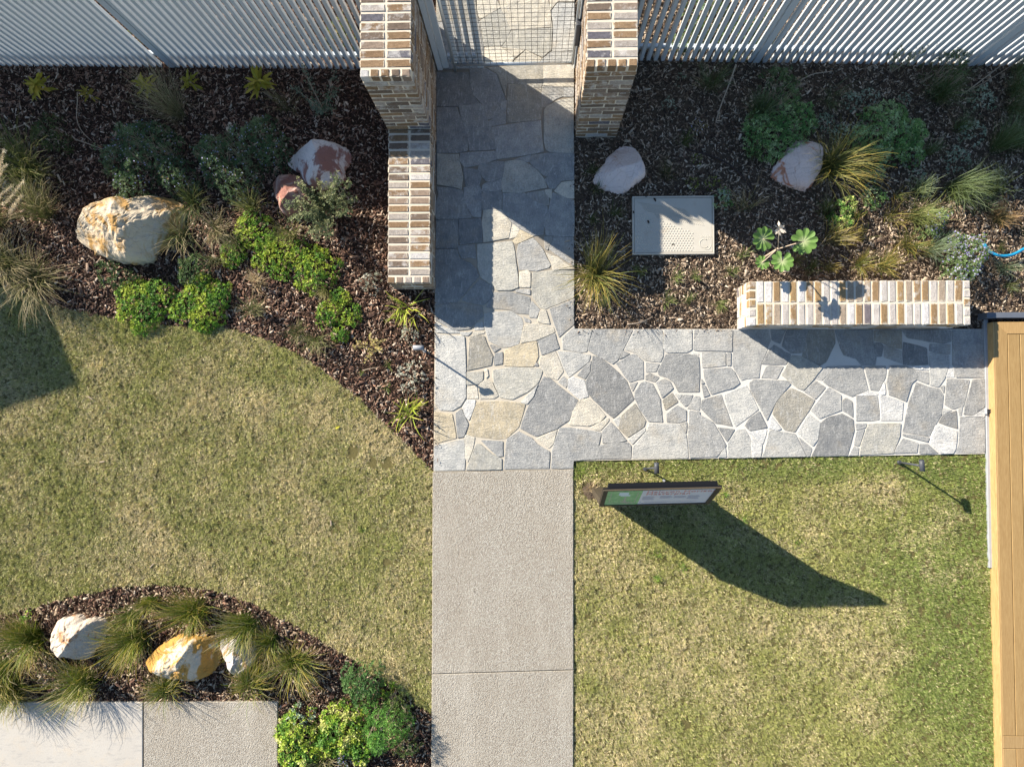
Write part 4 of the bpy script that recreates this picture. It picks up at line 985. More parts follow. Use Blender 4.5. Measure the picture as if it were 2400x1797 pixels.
tuft(96, 652, 96, .42, 300, STRAW * 2 + OLIVE, 'arching pale grass tuft spilling over the lawn edge below the large boulder', w=.005, lean=(22, 10), droop=1.25)
def plumes(t, spots, L, W, cols):
    for x, y, z, dx, dy in spots:
        b = G(x, y, z); P, N = [], []
        for k in range(46):
            f = k / 45; P.append(b + np.array([dx * PM * f, -dy * PM * f, .05 * f])); N.append(np.array([random.gauss(0, 1), random.gauss(0, 1), random.gauss(0, 1)]))
        N = np.array(N); N /= np.linalg.norm(N, axis=1)[:, None]
        V, F, col = leaves(np.array(P), N, L, W, 6, cols, .3); mesh_at('plume', V, F, 'dry', t, None, col)
c = G(-6, 520); t = thing('fountain_grass', (c[0], c[1], -.03), 'fountain grass with fluffy cream plumes at the left edge of the photo', 'grass')
V, F, col = blades(c, 330, 110 * PM, .7, .005, (.12, .12, .04), STRAW + OLIVE, (.05, 0), .05); mesh_at('blades', V, F, 'veg', t, None, col)
plumes(t, [(-22, 455, .75, 40, -60), (-15, 470, .7, 50, -30), (8, 480, .7, 52, -48), (22, 498, .6, 34, -34), (-10, 430, .8, 26, -70)], .03, .0035, [(.62, .52, .36), (.55, .45, .3)])
WEST = [(.045, .085, .035), (.06, .105, .042), (.08, .13, .05), (.14, .18, .085)]
cover([(335, 338, 72, .42), (402, 402, 46, .38), (300, 432, 42, .34), (268, 370, 44, .32)], 2700, .024, .006, 8, WEST, 'dark rounded shrub with pale lilac flowers above the large cream boulder', 'flowering_shrub', 'shrub', .6, flowers=230, stem=8, rough=.03)
cover([(505, 365, 62, .44), (602, 325, 62, .42), (545, 408, 56, .38), (640, 358, 36, .34)], 2700, .024, .006, 8, WEST, 'dark shrub dotted with lilac flowers left of the red veined boulder', 'flowering_shrub', 'shrub', .6, flowers=200, stem=8, rough=.03)
tuft(457, 480, 62, .32, 190, DKG + OLIVE, 'dark spiky grass tuft at the right end of the large cream boulder', w=.0045, lean=(0, 4))
tuft(430, 553, 58, .3, 200, GR + STRAW, 'green grass tuft below and right of the large cream boulder', w=.0045, lean=(4, 4))
tuft(510, 540, 54, .3, 190, STRAW + [(.24, .23, .13)], 'pale dry grass tuft between green ground cover and boulder tufts', w=.004)
tuft(595, 488, 44, .34, 150, [(.26, .25, .09), (.2, .21, .06), (.34, .28, .13)], 'yellowish grass tuft below the lilac flowered shrub', w=.0042, lean=(0, -14))
tuft(688, 548, 46, .34, 160, [(.26, .25, .09), (.2, .21, .06), (.34, .28, .13)], 'yellowish grass tuft rising behind the bright ground cover patch', w=.0042, lean=(0, -12))
tuft(556, 570, 36, .26, 110, [(.26, .25, .11), (.34, .29, .16)], 'tan green grass tuft growing through the small ground cover patch', w=.004)
tuft(510, 610, 30, .2, 80, [(.26, .25, .11), (.34, .29, .16)], 'small tan green tuft left of the small ground cover patch', w=.004)
tuft(601, 664, 36, .2, 110, STRAW, 'curled dry straw tuft lying on open bark', w=.004, root=(.3, .23, .13), lean=(4, 8), droop=1.2)
tuft(594, 728, 42, .26, 150, [(.17, .18, .07), (.24, .23, .11), (.3, .26, .15)], 'green grass tuft just below the curled dry straw tuft', w=.004)
tuft(700, 780, 34, .2, 100, [(.16, .17, .06), (.28, .25, .13)], 'flat grass tuft near the lawn edge, left of its neighbour', w=.004)
tuft(745, 796, 46, .26, 150, [(.13, .15, .045), (.2, .2, .07), (.38, .32, .19)], 'grass tuft with straw skirt near the curved lawn edge', w=.004, lean=(0, 8))
tuft(766, 680, 30, .24, 90, [(.26, .25, .09), (.34, .28, .13)], 'wispy tan tuft at the top of the trailing ground cover', w=.004)
branchy(770, 500, 86, .5, 15, [(.13, .155, .075), (.17, .19, .09), (.10, .125, .06), (.22, .23, .12)], 'upright olive shrub with small leaves in front of the red veined boulder', L=.022, W=.013, per=85, lean=(0, -12))
GCA = dict(dens=2600, L=.022, W=.012, k=7, cols=LIME, hs=.6)
cover([(590, 535, 50, .16), (620, 560, 30, .14)], label='bright green ground cover patch below the yellowish tuft', **GCA)
cover([(640, 600, 52, .14), (690, 590, 36, .14), (735, 628, 58, .18), (750, 650, 34, .12)], label='largest bright green ground cover patch in the middle of the left bed', **GCA)
cover([(541, 597, 32, .12)], label='small bright green ground cover patch around a tan tuft', **GCA)
cover([(794, 706, 30, .12), (764, 738, 32, .12), (820, 738, 27, .12), (795, 783, 22, .10)], label='trailing green ground cover in the bark below the low brick wall', **GCA)
cover([(330, 712, 66, .2), (300, 690, 36, .18), (362, 690, 40, .2)], label='dense lime green mound on the lawn edge, the left of two', **GCA)
cover([(466, 712, 66, .2), (500, 690, 40, .2), (430, 728, 34, .16)], label='dense lime green mound on the lawn edge, the right of two', **GCA)
cover([(447, 636, 40, .2)], 1500, .028, .012, 7, DKG + [(.06, .11, .03)], 'dark green leafy clump behind the two lime mounds')
cover([(258, 640, 42, .16), (300, 655, 26, .14)], 700, .028, .012, 7, DKG + [(.06, .11, .03)], 'loose dark leafy plant below the large cream boulder')
cover([(866, 660, 28, .14)], 800, .02, .008, 7, SILV, 'pale silver cushion plant beside the end of the low brick wall', 'cushion_plant', 'plant', stem=5)
cover([(958, 786, 22, .12), (952, 770, 12, .1)], 900, .02, .008, 7, SILV, 'small silver cushion plant by the spotlight in the left bed', 'cushion_plant', 'plant', stem=5)
cover([(962, 882, 38, .15), (945, 870, 20, .12)], 750, .02, .008, 7, SILV, 'larger silver cushion plant beside the paved path edge', 'cushion_plant', 'plant', stem=5)
LIRI = [(.42, .43, .04), (.30, .36, .035), (.50, .47, .08)]
tuft(954, 728, 58, .26, 46, LIRI, 'yellow striped strappy plant at the foot of the low brick wall', w=.013, root=(.2, .26, .04), droop=1.3, name='strappy_plant', cat='plant')
tuft(954, 967, 54, .25, 46, LIRI, 'yellow striped strappy plant furthest down the path side bed', w=.013, root=(.2, .26, .04), droop=1.3, name='strappy_plant', cat='plant')
branchy(872, 812, 40, .13, 9, [(.50, .42, .17), (.42, .36, .13)], 'cream yellow twiggy plant on the bark left of the spotlight', L=.016, W=.007, per=16)
for x, y, r, lb in ((913, 855, 16, 'tiny green grass sprig left of the larger silver cushion'), (905, 908, 18, 'tiny green grass sprig above the lower yellow striped plant'), (848, 872, 10, 'tiniest green grass sprig below the cream twiggy plant')): tuft(x, y, r, .12, 30, [(.12, .19, .03), (.16, .22, .04)], lb, w=.004, name='grass_sprig', group='tiny sprigs in the left bark')

# ------------------------------------------------------------------ plants: right bed
FGC = [(.10, .20, .06), (.14, .245, .075), (.20, .30, .105), (.30, .39, .19)]
cover([(1808, 300, 58, .2), (1868, 275, 52, .22), (1850, 335, 46, .18), (1790, 335, 36, .16)], 2200, .024, .012, 7, FGC, 'wide dark green ground cover mound behind the rust blotched boulder')
cover([(2092, 306, 78, .26), (2060, 350, 40, .2), (2130, 340, 44, .22)], 2200, .024, .012, 7, FGC, 'round green ground cover mound in the middle of the right bed')
cover([(1836, 205, 42, .42), (1822, 175, 30, .44), (1850, 232, 34, .36)], 1500, .032, .005, 8, [(.05, .095, .03), (.075, .125, .045), (.11, .16, .07)], 'upright needle leaved shrub behind the dark ground cover mound', 'needle_shrub', 'shrub', .8, stem=8, rough=.03)
cover([(2226, 152, 42, .42), (2245, 140, 30, .4)], 1400, .03, .005, 8, DKG, 'dark needle leaved shrub against the long right fence panel', 'needle_shrub', 'shrub', .8, stem=8, rough=.03)
branchy(2092, 168, 48, .42, 8, [(.14, .17, .09), (.18, .2, .1)], 'leggy sparse shrub leaning on the long right fence panel', lean=(0, -24), per=18)
tuft(1777, 270, 48, .34, 260, DKG + BLUEG, 'dense dark grass tuft left of the dark ground cover mound', w=.004, lean=(-4, -4))
for x, y, r, lb in ((2001, 232, 24, 'grey green cushion plant above the round green mound, the left of a pair'), (2045, 222, 22, 'grey green cushion plant touching the top of the round green mound'), (2120, 228, 17, 'small grey cushion plant on the upper right of the round green mound'),
                    (1936, 284, 25, 'grey green cushion plant right of the dark ground cover mound'), (1974, 306, 22, 'small sunlit flecked cushion plant between the two green mounds'), (2020, 297, 20, 'grey cushion plant on the left flank of the round green mound'),
                    (2310, 230, 30, 'grey green cushion plant near the long sticks by the fence'), (2287, 306, 29, 'round grey green cushion plant right of the round green mound'), (2252, 367, 30, 'largest round grey cushion plant below its paler twin'),
                    (2138, 372, 19, 'grey cushion plant on the lower right of the round green mound'), (2155, 406, 19, 'small pale cushion plant below the round green mound')):
    cover([(x, y, r, .15), (x + r * .4, y + r * .3, r * .6, .12)], 1500, .016, .009, 7, SAGE, lb, 'cushion_plant', 'plant', up=.6, group='grey green cushion plants in the right bed')
for x, y, r, lb in ((2062, 367, 26, 'soft green leafy clump under the lower left of the round green mound'), (2052, 402, 28, 'soft green leafy clump right of the golden grass tuft, upper one'), (2055, 460, 27, 'soft green leafy clump right of the golden grass tuft, lower one'), (1698, 462, 26, 'small green leafy clump at the upper right corner of the cover lid')):
    cover([(x, y, r, .14)], 1700, .02, .011, 7, FGC + SAGE[:2], lb, 'leafy_clump', 'plant', up=.6)
cover([(1990, 480, 24, .2), (1978, 510, 28, .16)], 1700, .028, .013, 7, [(.06, .13, .03), (.1, .2, .04), (.4, .45, .14)], 'variegated leafy plant above the fan leaved plant', 'leafy_clump', 'plant', stem=5)
for x, y, r, h, n, ln, lb in ((2196, 226, 60, .42, 300, (10, -8), 'broad dark grass tuft right of the round green mound'), (1941, 234, 44, .28, 100, (0, 6), 'thin dark grass tuft between shrub and cushion plants'), (2243, 304, 32, .25, 90, (8, -6), 'small dark tuft left of the round grey cushion'),
                              (2170, 360, 32, .25, 90, (8, -4), 'small dark tuft below right of the round green mound'), (2332, 345, 52, .42, 230, (14, -22), 'fine grass tuft near the right edge, the left of two'), (2384, 340, 52, .42, 200, (10, -20), 'fine grass tuft near the right edge, the right of two'),
                              (2372, 215, 52, .4, 200, (10, -14), 'tall dark tuft at the right edge below the fence'), (2366, 256, 46, .35, 180, (6, 4), 'dark tuft at the right edge with a sunlit crown'), (2388, 166, 46, .4, 150, (8, -8), 'dark tuft in the corner under the right fence'),
                              (2228, 444, 66, .42, 360, (4, 2), 'large blue green grass tuft on the sun and shade line'), (2325, 450, 46, .38, 200, (-22, -16), 'grass tuft leaning left at the sun and shade line'), (1661, 204, 44, .4, 130, (0, -12), 'dark brownish tuft right of the right brick pillar')):
    tuft(x, y, r, h, n, BLUEG + GR, lb, w=.004, lean=ln)
tuft(1934, 398, 92, .5, 300, GOLD + OLIVE, 'golden tipped grass tuft beside the rust blotched boulder', w=.0055, lean=(34, 14), droop=1.2)
tuft(1393, 648, 92, .46, 330, GOLD * 2 + [(.12, .15, .03), (.2, .22, .05)], 'large golden tipped grass tuft at the corner of the paved path', w=.0055, lean=(14, -4), droop=1.15)
for x, y, r, h, n, pal, ln, lb in ((1937, 500, 34, .25, 110, GR, (-4, -4), 'dark green tuft left of the variegated leafy plant'), (2003, 512, 22, .15, 50, GOLD + LIME[:1], (4, -2), 'yellow sprig right of the variegated leafy plant'), (1946, 562, 46, .3, 110, STRAW + GOLD, (4, 6), 'tan arching tuft right of the fan leaved plant'),
                                 (1982, 556, 28, .2, 50, GOLD, (8, -8), 'golden sprig right of the tan arching tuft'), (2024, 556, 26, .2, 40, GOLD + OLIVE, (-4, -10), 'thin olive sprig on sunlit bark'), (2140, 505, 56, .36, 260, [(.2, .23, .07), (.27, .27, .1)], (0, -14), 'tall soft green tuft in the sunlit part of the right bed'),
                                 (2086, 512, 46, .22, 50, GOLD, (22, -24), 'yellow blades lying left of the tall soft green tuft'), (2102, 458, 24, .18, 50, OLIVE, (2, 4), 'small olive tuft above the yellow blades'), (2148, 448, 34, .28, 120, BLUEG, (0, -10), 'blue green tuft above the tall soft green tuft'),
                                 (2125, 576, 40, .26, 150, GOLD + [(.15, .2, .04)] * 2, (0, 0), 'green and gold tuft below the tall soft green tuft'), (2176, 590, 42, .28, 150, BLUEG + SAGE, (6, -14), 'grey green tuft left of the big lilac flowered shrub'), (2012, 620, 34, .24, 120, GOLD + [(.15, .2, .04)] * 2, (8, 4), 'golden tuft above the brick seat wall, left of its pair'),
                                 (2066, 626, 42, .26, 140, GOLD + [(.15, .2, .04)] * 2, (4, 0), 'golden tuft above the brick seat wall, right of its pair'), (1939, 624, 24, .18, 60, GOLD, (2, 0), 'small golden sprig behind the brick seat wall'), (1899, 630, 28, .2, 70, DKG, (0, -2), 'dark green sprig behind the brick seat wall'),
                                 (1864, 610, 24, .18, 60, GOLD + OLIVE, (4, 0), 'olive sprig under the fan leaved plant'), (2338, 512, 42, .26, 260, [(.34, .19, .09), (.42, .26, .14), (.28, .16, .08)], (0, -4), 'dead orange brown grass tuft near the blue hose'), (2307, 484, 28, .22, 90, BLUEG, (-6, -8), 'grey green tuft left of the dead orange brown tuft'),
                                 (2347, 580, 22, .15, 60, OLIVE, (0, 0), 'small tuft just above the blue hose'), (2350, 628, 36, .24, 120, BLUEG + SAGE, (0, -4), 'grey green tuft below the blue hose'), (2364, 670, 24, .16, 60, OLIVE + BLUEG, (0, 0), 'small tuft above the corner of the metal edging'), (2402, 548, 26, .18, 70, GR, (-4, 0), 'green tuft cut by the right photo edge above the hose'),
                                 (1743, 490, 52, .34, 60, STRAW, (8, -18), 'dry straw tuft with long stalks right of the cover lid'), (1563, 408, 36, .25, 120, [(.07, .05, .04), (.1, .07, .05)], (0, -4), 'dead dark tuft above the cover lid'), (1754, 360, 34, .25, 90, [(.06, .05, .035), (.08, .08, .04)], (4, -6), 'dead dark tuft left of the rust blotched boulder'),
                                 (1603, 336, 26, .2, 60, GR, (6, -4), 'green tuft right of the plain pale boulder')):
    tuft(x, y, r, h, n, pal, lb, w=.0045, lean=ln)
SM = [(.18, .24, .07), (.24, .28, .09)]
for k, (x, y, r, lb) in enumerate(((1415, 716, 26, 'small green tuft below the large golden tuft'), (1562, 706, 28, 'small green tuft below the cover lid, leftmost of a row of three'), (1616, 709, 24, 'small green tuft below the cover lid, middle of a row of three'), (1686, 710, 26, 'small green tuft below the cover lid, rightmost of a row of three'),
                      (1582, 651, 22, 'small tuft on the pillar shadow line under the cover lid'), (1626, 648, 17, 'tiny tuft on sunlit bark under the cover lid'), (1713, 639, 18, 'tiny tuft above left of the brick seat wall'), (1740, 596, 24, 'small tuft left of the fan leaved plant'), (1498, 636, 22, 'small shaded tuft right of the large golden tuft'),
                      (1444, 498, 28, 'small shaded tuft left of the cover lid'), (1388, 515, 18, 'tiny shaded tuft beside the paving left of the cover lid'), (1389, 402, 24, 'small shaded tuft left of the plain pale boulder'), (1400, 442, 22, 'small shaded tuft under the plain pale boulder'))):
    tuft(x, y, r, .16, 60, SM if y > 560 else GR, lb, w=.004)
for x, y, r, lb in ((1637, 371, 14, 'mossy yellow green cushion, topmost of three above the lid'), (1625, 426, 17, 'mossy yellow green cushion, left of the pair above the lid'), (1672, 425, 19, 'mossy yellow green cushion, right of the pair above the lid')):
    cover([(x, y, r, .08)], 1800, .016, .006, 7, [(.13, .16, .02), (.17, .2, .03)], lb, 'moss_cushion', 'plant')
for x, y, r, lb in ((1572, 240, 20, 'dark silvery cushion in deep shade by the right pillar'), (1598, 181, 14, 'small dark silvery cushion under the right fence')): cover([(x, y, r, .12)], 900, .016, .007, 7, SAGE, lb, 'cushion_plant', 'plant')
cover([(1637, 296, 24, .16)], 500, .03, .005, 6, OLIVE, 'wispy plant with a few lilac flowers in the shaded right bed', 'flowering_plant', 'plant', .7, flowers=30, stem=5)
VIO = [(.30, .24, .55), (.40, .34, .64), (.48, .44, .7)]
cover([(2240, 572, 32, .26), (2283, 590, 40, .3), (2262, 625, 42, .26)], 2600, .026, .007, 8, [(.13, .20, .07), (.18, .25, .10), (.10, .16, .06)], 'big rounded shrub covered in lilac flowers near the blue hose', 'flowering_shrub', 'shrub', .6, flowers=300, fsize=.011, stem=8, rough=.025, fcols=VIO)
cover([(2200, 510, 28, .24), (2185, 540, 24, .2)], 2400, .026, .007, 8, [(.13, .20, .07), (.18, .25, .10)], 'smaller lilac flowered shrub right of the tall soft green tuft', 'flowering_shrub', 'shrub', .6, flowers=60, fsize=.011, stem=6, rough=.025, fcols=VIO)

# fan leaved plant
fc = G(1779, 611); t = thing('fan_leaf_plant', (fc[0], fc[1], -.03), 'plant with big round pleated leaves and a dried white flower head', 'plant')
tube('stem', [(fc[0], fc[1], -.04), (fc[0], fc[1], .62)], .014, 'stick', t, 6, .8)
def fan(cx, cy, z, r, lobes=9):
    V = [(0, 0, 0)]; n = lobes * 6; 
    for ring, q in ((1, .5), (2, 1.0)):
        for i in range(n + 1):
            a = .25 + (2 * math.pi - .5) * i / n; ph = (i % 6) / 6; f = 1 - (.20 * abs(2 * ph - 1) ** 2.5 if ring == 2 else 0); pl = .10 * r * (abs(2 * ph - 1) - .5) * q
            V.append((math.cos(a) * r * q * f, math.sin(a) * r * q * f, pl + .12 * r * q))
    F = [[0, 1 + i, 2 + i] for i in range(n)] + [[1 + i, n + 2 + i, n + 3 + i, 2 + i] for i in range(n)]
    col = np.tile(A3((.15, .27, .065)), (len(V), 1)) * R.uniform(.85, 1.15, (len(V), 1)); col[0] = (.5, .55, .3)
    o = link('leaf', raw('leaf', V, F, col, False), 'veg', t, (cx, cy, z)); return o
for px, py, z, r, rot in ((1788, 560, .76, .125, 2.4), (1884, 566, .80, .132, 0.2), (1833, 613, .80, .115, -1.5), (1786, 616, .6, .08, 3.6)):
    p = G(px, py, z); o = fan(p[0], p[1], z, r); d = p[:2] - fc[:2]; az = math.atan2(d[1], d[0]); o.rotation_euler = (random.uniform(-.2, .2), random.uniform(.05, .3), az + math.pi)
    tube('leaf_stalk', smooth_line([(fc[0], fc[1], .56), ((fc[0] + p[0]) / 2, (fc[1] + p[1]) / 2, (z + .58) / 2 + .03), (p[0], p[1], z)], 8), .006, 'stick', t, 5)
p = G(1827, 536, .95); tube('flower_stalk', smooth_line([(fc[0], fc[1], .6), (p[0], p[1], .94)], 6), .005, 'stick', t, 5)
V, F, col = leaves(np.tile(p, (4, 1)), np.tile([0, -.4, .9], (4, 1)), .06, .022, 6, [(.5, .44, .36)], .3, .25); mesh_at('flower_head', V, F, 'dry', t, None, col)

# ------------------------------------------------------------------ plants: lower left bed and behind the fence
LOW = [(.15, .165, .016), (.22, .195, .025), (.40, .28, .045), (.10, .13, .012), (.36, .27, .10), (.30, .22, .10)]
for x, y, r, h, n, ln, lb in ((85, 1492, 92, .5, 420, (-26, 16), 'green tuft left of the squarish cream boulder'), (206, 1590, 96, .46, 400, (-34, 6), 'dense tuft below the squarish cream boulder, over the footpath'), (329, 1490, 84, .46, 340, (-30, 14), 'long bladed tuft right of the squarish cream boulder'),
                              (465, 1428, 82, .46, 380, (-30, 16), 'thick green tuft above the golden boulder'), (586, 1460, 76, .42, 300, (-26, 12), 'tuft arching left above the grey white boulder'), (392, 1612, 76, .34, 220, (10, 4), 'green tuft below the golden boulder beside the footpath'),
                              (594, 1598, 78, .42, 320, (12, -14), 'golden green tuft covering the right end of the grey white boulder'), (694, 1546, 84, .46, 300, (22, 26), 'rightmost tuft of the lower bed, arching towards the path'), (361, 1408, 40, .3, 130, (-6, 4), 'small tuft at the top of the lower bed'),
                              (18, 1562, 96, .5, 380, (-6, 10), 'tuft cut by the left photo edge in the lower bed'), (40, 1612, 80, .42, 320, (0, 10), 'low tuft over the footpath corner at the left edge'), (316, 1440, 56, .3, 160, (-16, 6), 'loose tuft left of the thick green tuft'), (640, 1500, 60, .35, 180, (-6, 6), 'olive tuft between the grey white boulder and the rightmost tuft')):
    tuft(x, y, r * .80, h * .8, int(n * 1.5), LOW + ([] if x % 2 else STRAW[:1]), lb, w=.0052, root=(.045, .10, .008), lean=ln, droop=1.1)
cover([(846, 1608, 52, .3), (825, 1580, 28, .22)], 1900, .026, .011, 7, [(.05, .11, .03), (.07, .14, .04), (.10, .18, .05)], 'dark green leafy mound at the top of the corner planting', stem=5)
cover([(908, 1704, 50, .34), (890, 1730, 40, .28), (880, 1670, 36, .28)], 1900, .036, .005, 8, [(.09, .22, .035), (.13, .28, .05), (.07, .17, .03)], 'fresh green feathery mound in the corner planting by the path', 'feathery_shrub', 'shrub', .7, stem=6, rough=.03)
cover([(806, 1715, 60, .2), (770, 1745, 40, .18), (840, 1755, 40, .18), (780, 1690, 34, .16)], 1900, .032, .017, 6, LIME + [(.45, .46, .16)], 'pale lime leafy mound left of the fresh green feathery mound', stem=5)
cover([(692, 1734, 52, .18), (720, 1765, 40, .16), (680, 1775, 34, .16)], 1900, .032, .017, 6, LIME + [(.45, .46, .16)], 'yellow green leafy mound beside the footpath corner', stem=5)
cover([(702, 1682, 27, .18)], 1200, .03, .014, 6, LIME + SAGE, 'small leafy sprig above the yellow green mound')
cover([(926, 1656, 34, .26), (950, 1745, 32, .24), (935, 1700, 28, .24)], 1300, .034, .005, 7, [(.06, .11, .025), (.09, .13, .03)], 'dark feathery shrub along the path side of the corner planting', 'feathery_shrub', 'shrub', .7, stem=6, rough=.03)
cover([(907, 1616, 16, .1)], 900, .05, .018, 6, LIME, 'light green rosette between the lawn edge and corner planting', 'rosette_plant', 'plant')
cover([(54, 1452, 17, .12)], 1100, .03, .014, 6, LIME, 'light green leafy sprig at the upper left of the lower bed', 'leafy_clump', 'plant')
tuft(760, 1778, 42, .28, 140, OLIVE + STRAW, 'olive tan tuft at the bottom edge of the corner planting', w=.0045)
cover([(815, 1785, 28, .2)], 1000, .024, .007, 7, [(.1, .14, .06), (.14, .18, .08)], 'lilac flecked plant at the bottom edge beside the olive tan tuft', 'flowering_plant', 'plant', flowers=40, stem=4, fcols=VIO)
for x, y, r, lb in ((1660, 40, 60, 'sunlit green clump seen through the slats right of the right pillar'), (1735, 80, 48, 'sunlit pale clump seen through the slats near the fence post'), (1610, 95, 36, 'shaded clump behind the slats beside the right pillar'), (1800, 60, 40, 'green clump behind the slats right of the fence post')):
    cover([(x, y, r, .25)], 900, .03, .014, 6, GR + SAGE[2:3] + DKG, lb, 'leafy_clump', 'plant')
for x, y, r, lb in ((795, 70, 42, 'yellow green clump seen through the slats beside the left pillar'), (330, 60, 36, 'green clump seen through the gap at the left fence post')):
    cover([(x, y, r, .22)], 900, .03, .014, 6, GR + OLIVE, lb, 'leafy_clump', 'plant')
for k, (x, y, r, lb) in enumerate(((1355, 1105, 15, 'bright weed at the corner of the right lawn'), (1536, 1356, 15, 'largest round weed in the right lawn'), (1594, 1330, 12, 'lime weed beside the sign shadow'), (1539, 1298, 10, 'pale weed above the largest round weed'), (1873, 1266, 13, 'green weed right of the sign shadow'), (1694, 1158, 10, 'small weed right of the sign frame'), (1741, 1214, 10, 'small weed below the spotlight shadow'), (848, 1240, 9, 'olive weed in the left lawn near the path'))):
    tuft(x, y, r, .05, 40, LIME[:3], lb, w=.007, name='lawn_weed', cat='weed', base=.02)

# ------------------------------------------------------------------ sign
t = thing('information_sign', (1.19, -.95, 0), 'freestanding information sign with tilted map panel casting a long shadow on the right lawn', 'sign')
sx0, sx1 = .652, 1.742; zb, zt = .85, 1.35; ybm, ytp = -1.005, -.785
box('pedestal', (sx0 + .004, -1.0, -.05), (sx1 - .004, -.93, zb + .02), 'bronze', t, bev=.004)
un = np.array([0, ytp - ybm, zt - zb]); ul = np.linalg.norm(un); un /= ul; nn = np.array([0, -un[2], un[1]])   # face normal: up and south
def panel(name, a0, a1, b0_, b1_, d0_, d1_, mat, parent):
    o0 = np.array([sx0, ybm, zb]); V = [o0 + [a, 0, 0] + un * b + nn * d for d in (d0_, d1_) for a, b in ((a0, b0_), (a1, b0_), (a1, b1_), (a0, b1_))]
    return mesh_at(name, V, [[3, 2, 1, 0], [4, 5, 6, 7], [0, 1, 5, 4], [1, 2, 6, 5], [2, 3, 7, 6], [3, 0, 4, 7]], mat, parent)
wS = sx1 - sx0
panel('backing_box', .05, wS - .035, .03, ul + .0, -.062, -.02, 'navy', t)
panel('panel', .0, wS, 0, ul, -.018, -.004, 'navy', t)
for nm, a in (('frame', (0, .045, 0, ul)), ('frame', (wS - .045, wS, 0, ul)), ('frame', (.0455, wS - .0455, 0, .03)), ('frame', (.0455, wS - .0455, ul - .02, ul))): panel(nm, *a, -.003, .01, 'bronze', t)
face = panel('face', .046, wS - .046, .031, ul - .045, -.003, .001, 'print_white', t)
mp = panel('map', .047, .375, .032, ul - .046, .0015, .0025, 'print_green', t)
for a in ((.16, .25, .36, .45), (.18, .27, .33, .37)): panel('map_lake', *a, .003, .0036, 'print_pale', mp)
for k in range(16): panel('map_street', .075 + k * .017, .080 + k * .017, .06 + (k * 37 % 11) * .012, .085 + (k * 37 % 11) * .012, .003, .0034, 'print_path', mp)
for a in ((.085, .09, .1, .44), (.335, .34, .1, .44), (.1, .33, .075, .082), (.2, .26, .12, .15), (.24, .32, .09, .11), (.225, .24, .15, .3)): panel('map_road', *a, .0037, .0041, 'print_path', mp)
def lettering(txt, a, b, size, mat, name='lettering'):
    cu = bpy.data.curves.new('txt', 'FONT'); cu.body = txt; cu.size = size; cu.extrude = .0004; cu.space_character = 1.08; tmp = bpy.data.objects.new('txt', cu); COL.objects.link(tmp)
    me = bpy.data.meshes.new_from_object(tmp.evaluated_get(bpy.context.evaluated_depsgraph_get())); bpy.data.objects.remove(tmp)
    V = np.array([v.co[:] for v in me.vertices]); o0 = np.array([sx0, ybm, zb]); W_ = np.array([o0 + [a + v[0], 0, 0] + un * (b + v[1]) + nn * (.0022 + v[2]) for v in V]); F = [list(p.vertices) for p in me.polygons]
    mesh_at(name, W_, F, mat, face)
t.rotation_euler.z = .028
lettering('Halcyon Horizon', .415, .415, .088, 'print_red'); lettering('Masterplan', .415, .345, .088, 'print_red')
for a, n in ((.40, 6), (.565, 4), (.70, 4), (.83, 6)):
    for k in range(n): panel('small_print', a, a + .10 + .03 * ((k * 7) % 3) / 3, .29 - k * .022, .298 - k * .022, .0015, .0022, 'print_grey', face)
panel('small_print', .43, .95, .095, .104, .0015, .0022, 'print_grey', face); panel('small_print', .39, .40, .09, .11, .0015, .0022, 'print_blue', face); panel('small_print', .41, .66, .07, .078, .0015, .0022, 'print_grey', face)
# bare earth at the sign's foot
c = G(1388, 1150); V = [(0, 0, .012)] + [(math.cos(a) * .11 * random.uniform(.7, 1.2), math.sin(a) * .10 * random.uniform(.7, 1.2), 0) for a in np.linspace(0, 6.28, 22)[:-1]]
o = link('earth_patch', raw('earth_patch', np.array(V), [[0, 1 + i, 1 + (i + 1) % 21] for i in range(21)]), 'soil_pale', None, (c[0], c[1], -.022)); o['kind'] = 'structure'
tuft(1386, 1148, 22, .08, 70, STRAW, 'pale dead grass clump at the left foot of the sign', w=.006, root=(.4, .32, .2))

# ------------------------------------------------------------------ garden spotlights
def spot(px, py, label, mat='dark_metal', rot=0.0, h=.41, lean=(0, 0)):
    c = G(px, py); t = thing('spotlight', (c[0], c[1], -.03), label, 'light', 'garden spotlights on stakes')
    tube('base', [(c[0], c[1], -.03), (c[0], c[1], .012)], .02, mat, t, 10); c0 = c; c = c + np.array([lean[0], lean[1], 0]); tube('stake', [(c0[0], c0[1], -.06), (c[0], c[1], h)], .011, mat, t, 10)
    tube('knuckle', [(c[0] - .016, c[1], h), (c[0] + .016, c[1], h)], .014, mat, t, 8)
    d = np.array([math.sin(rot), math.cos(rot), -.12]); p = np.array([c[0], c[1], h + .03]); hd = tube('head', [p - d * .055, p + d * .02, p + d * .06], .026, mat, t, 14)
    tube('lens', [p + d * .0605, p + d * .066], .020, 'navy', hd, 14)
spot(1512, 1099, 'dark garden spotlight on the lawn edge just behind the sign', lean=(.05, .05)); spot(2108, 1083, 'dark garden spotlight on the lawn edge near the timber deck'); spot(995, 822, 'grey garden spotlight in the bark beside the paved path', 'mid_metal', math.pi / 2)
c = G(1555, 1125); t = thing('sprinkler', (c[0], c[1], -.03), 'small dark sprinkler head in the grass behind the sign', 'sprinkler'); tube('riser', [(c[0], c[1], -.05), (c[0], c[1], .02)], .012, 'dark_metal', t, 8); tube('cap', [(c[0], c[1], .0205), (c[0], c[1], .03)], .015, 'pale_metal', t, 8)

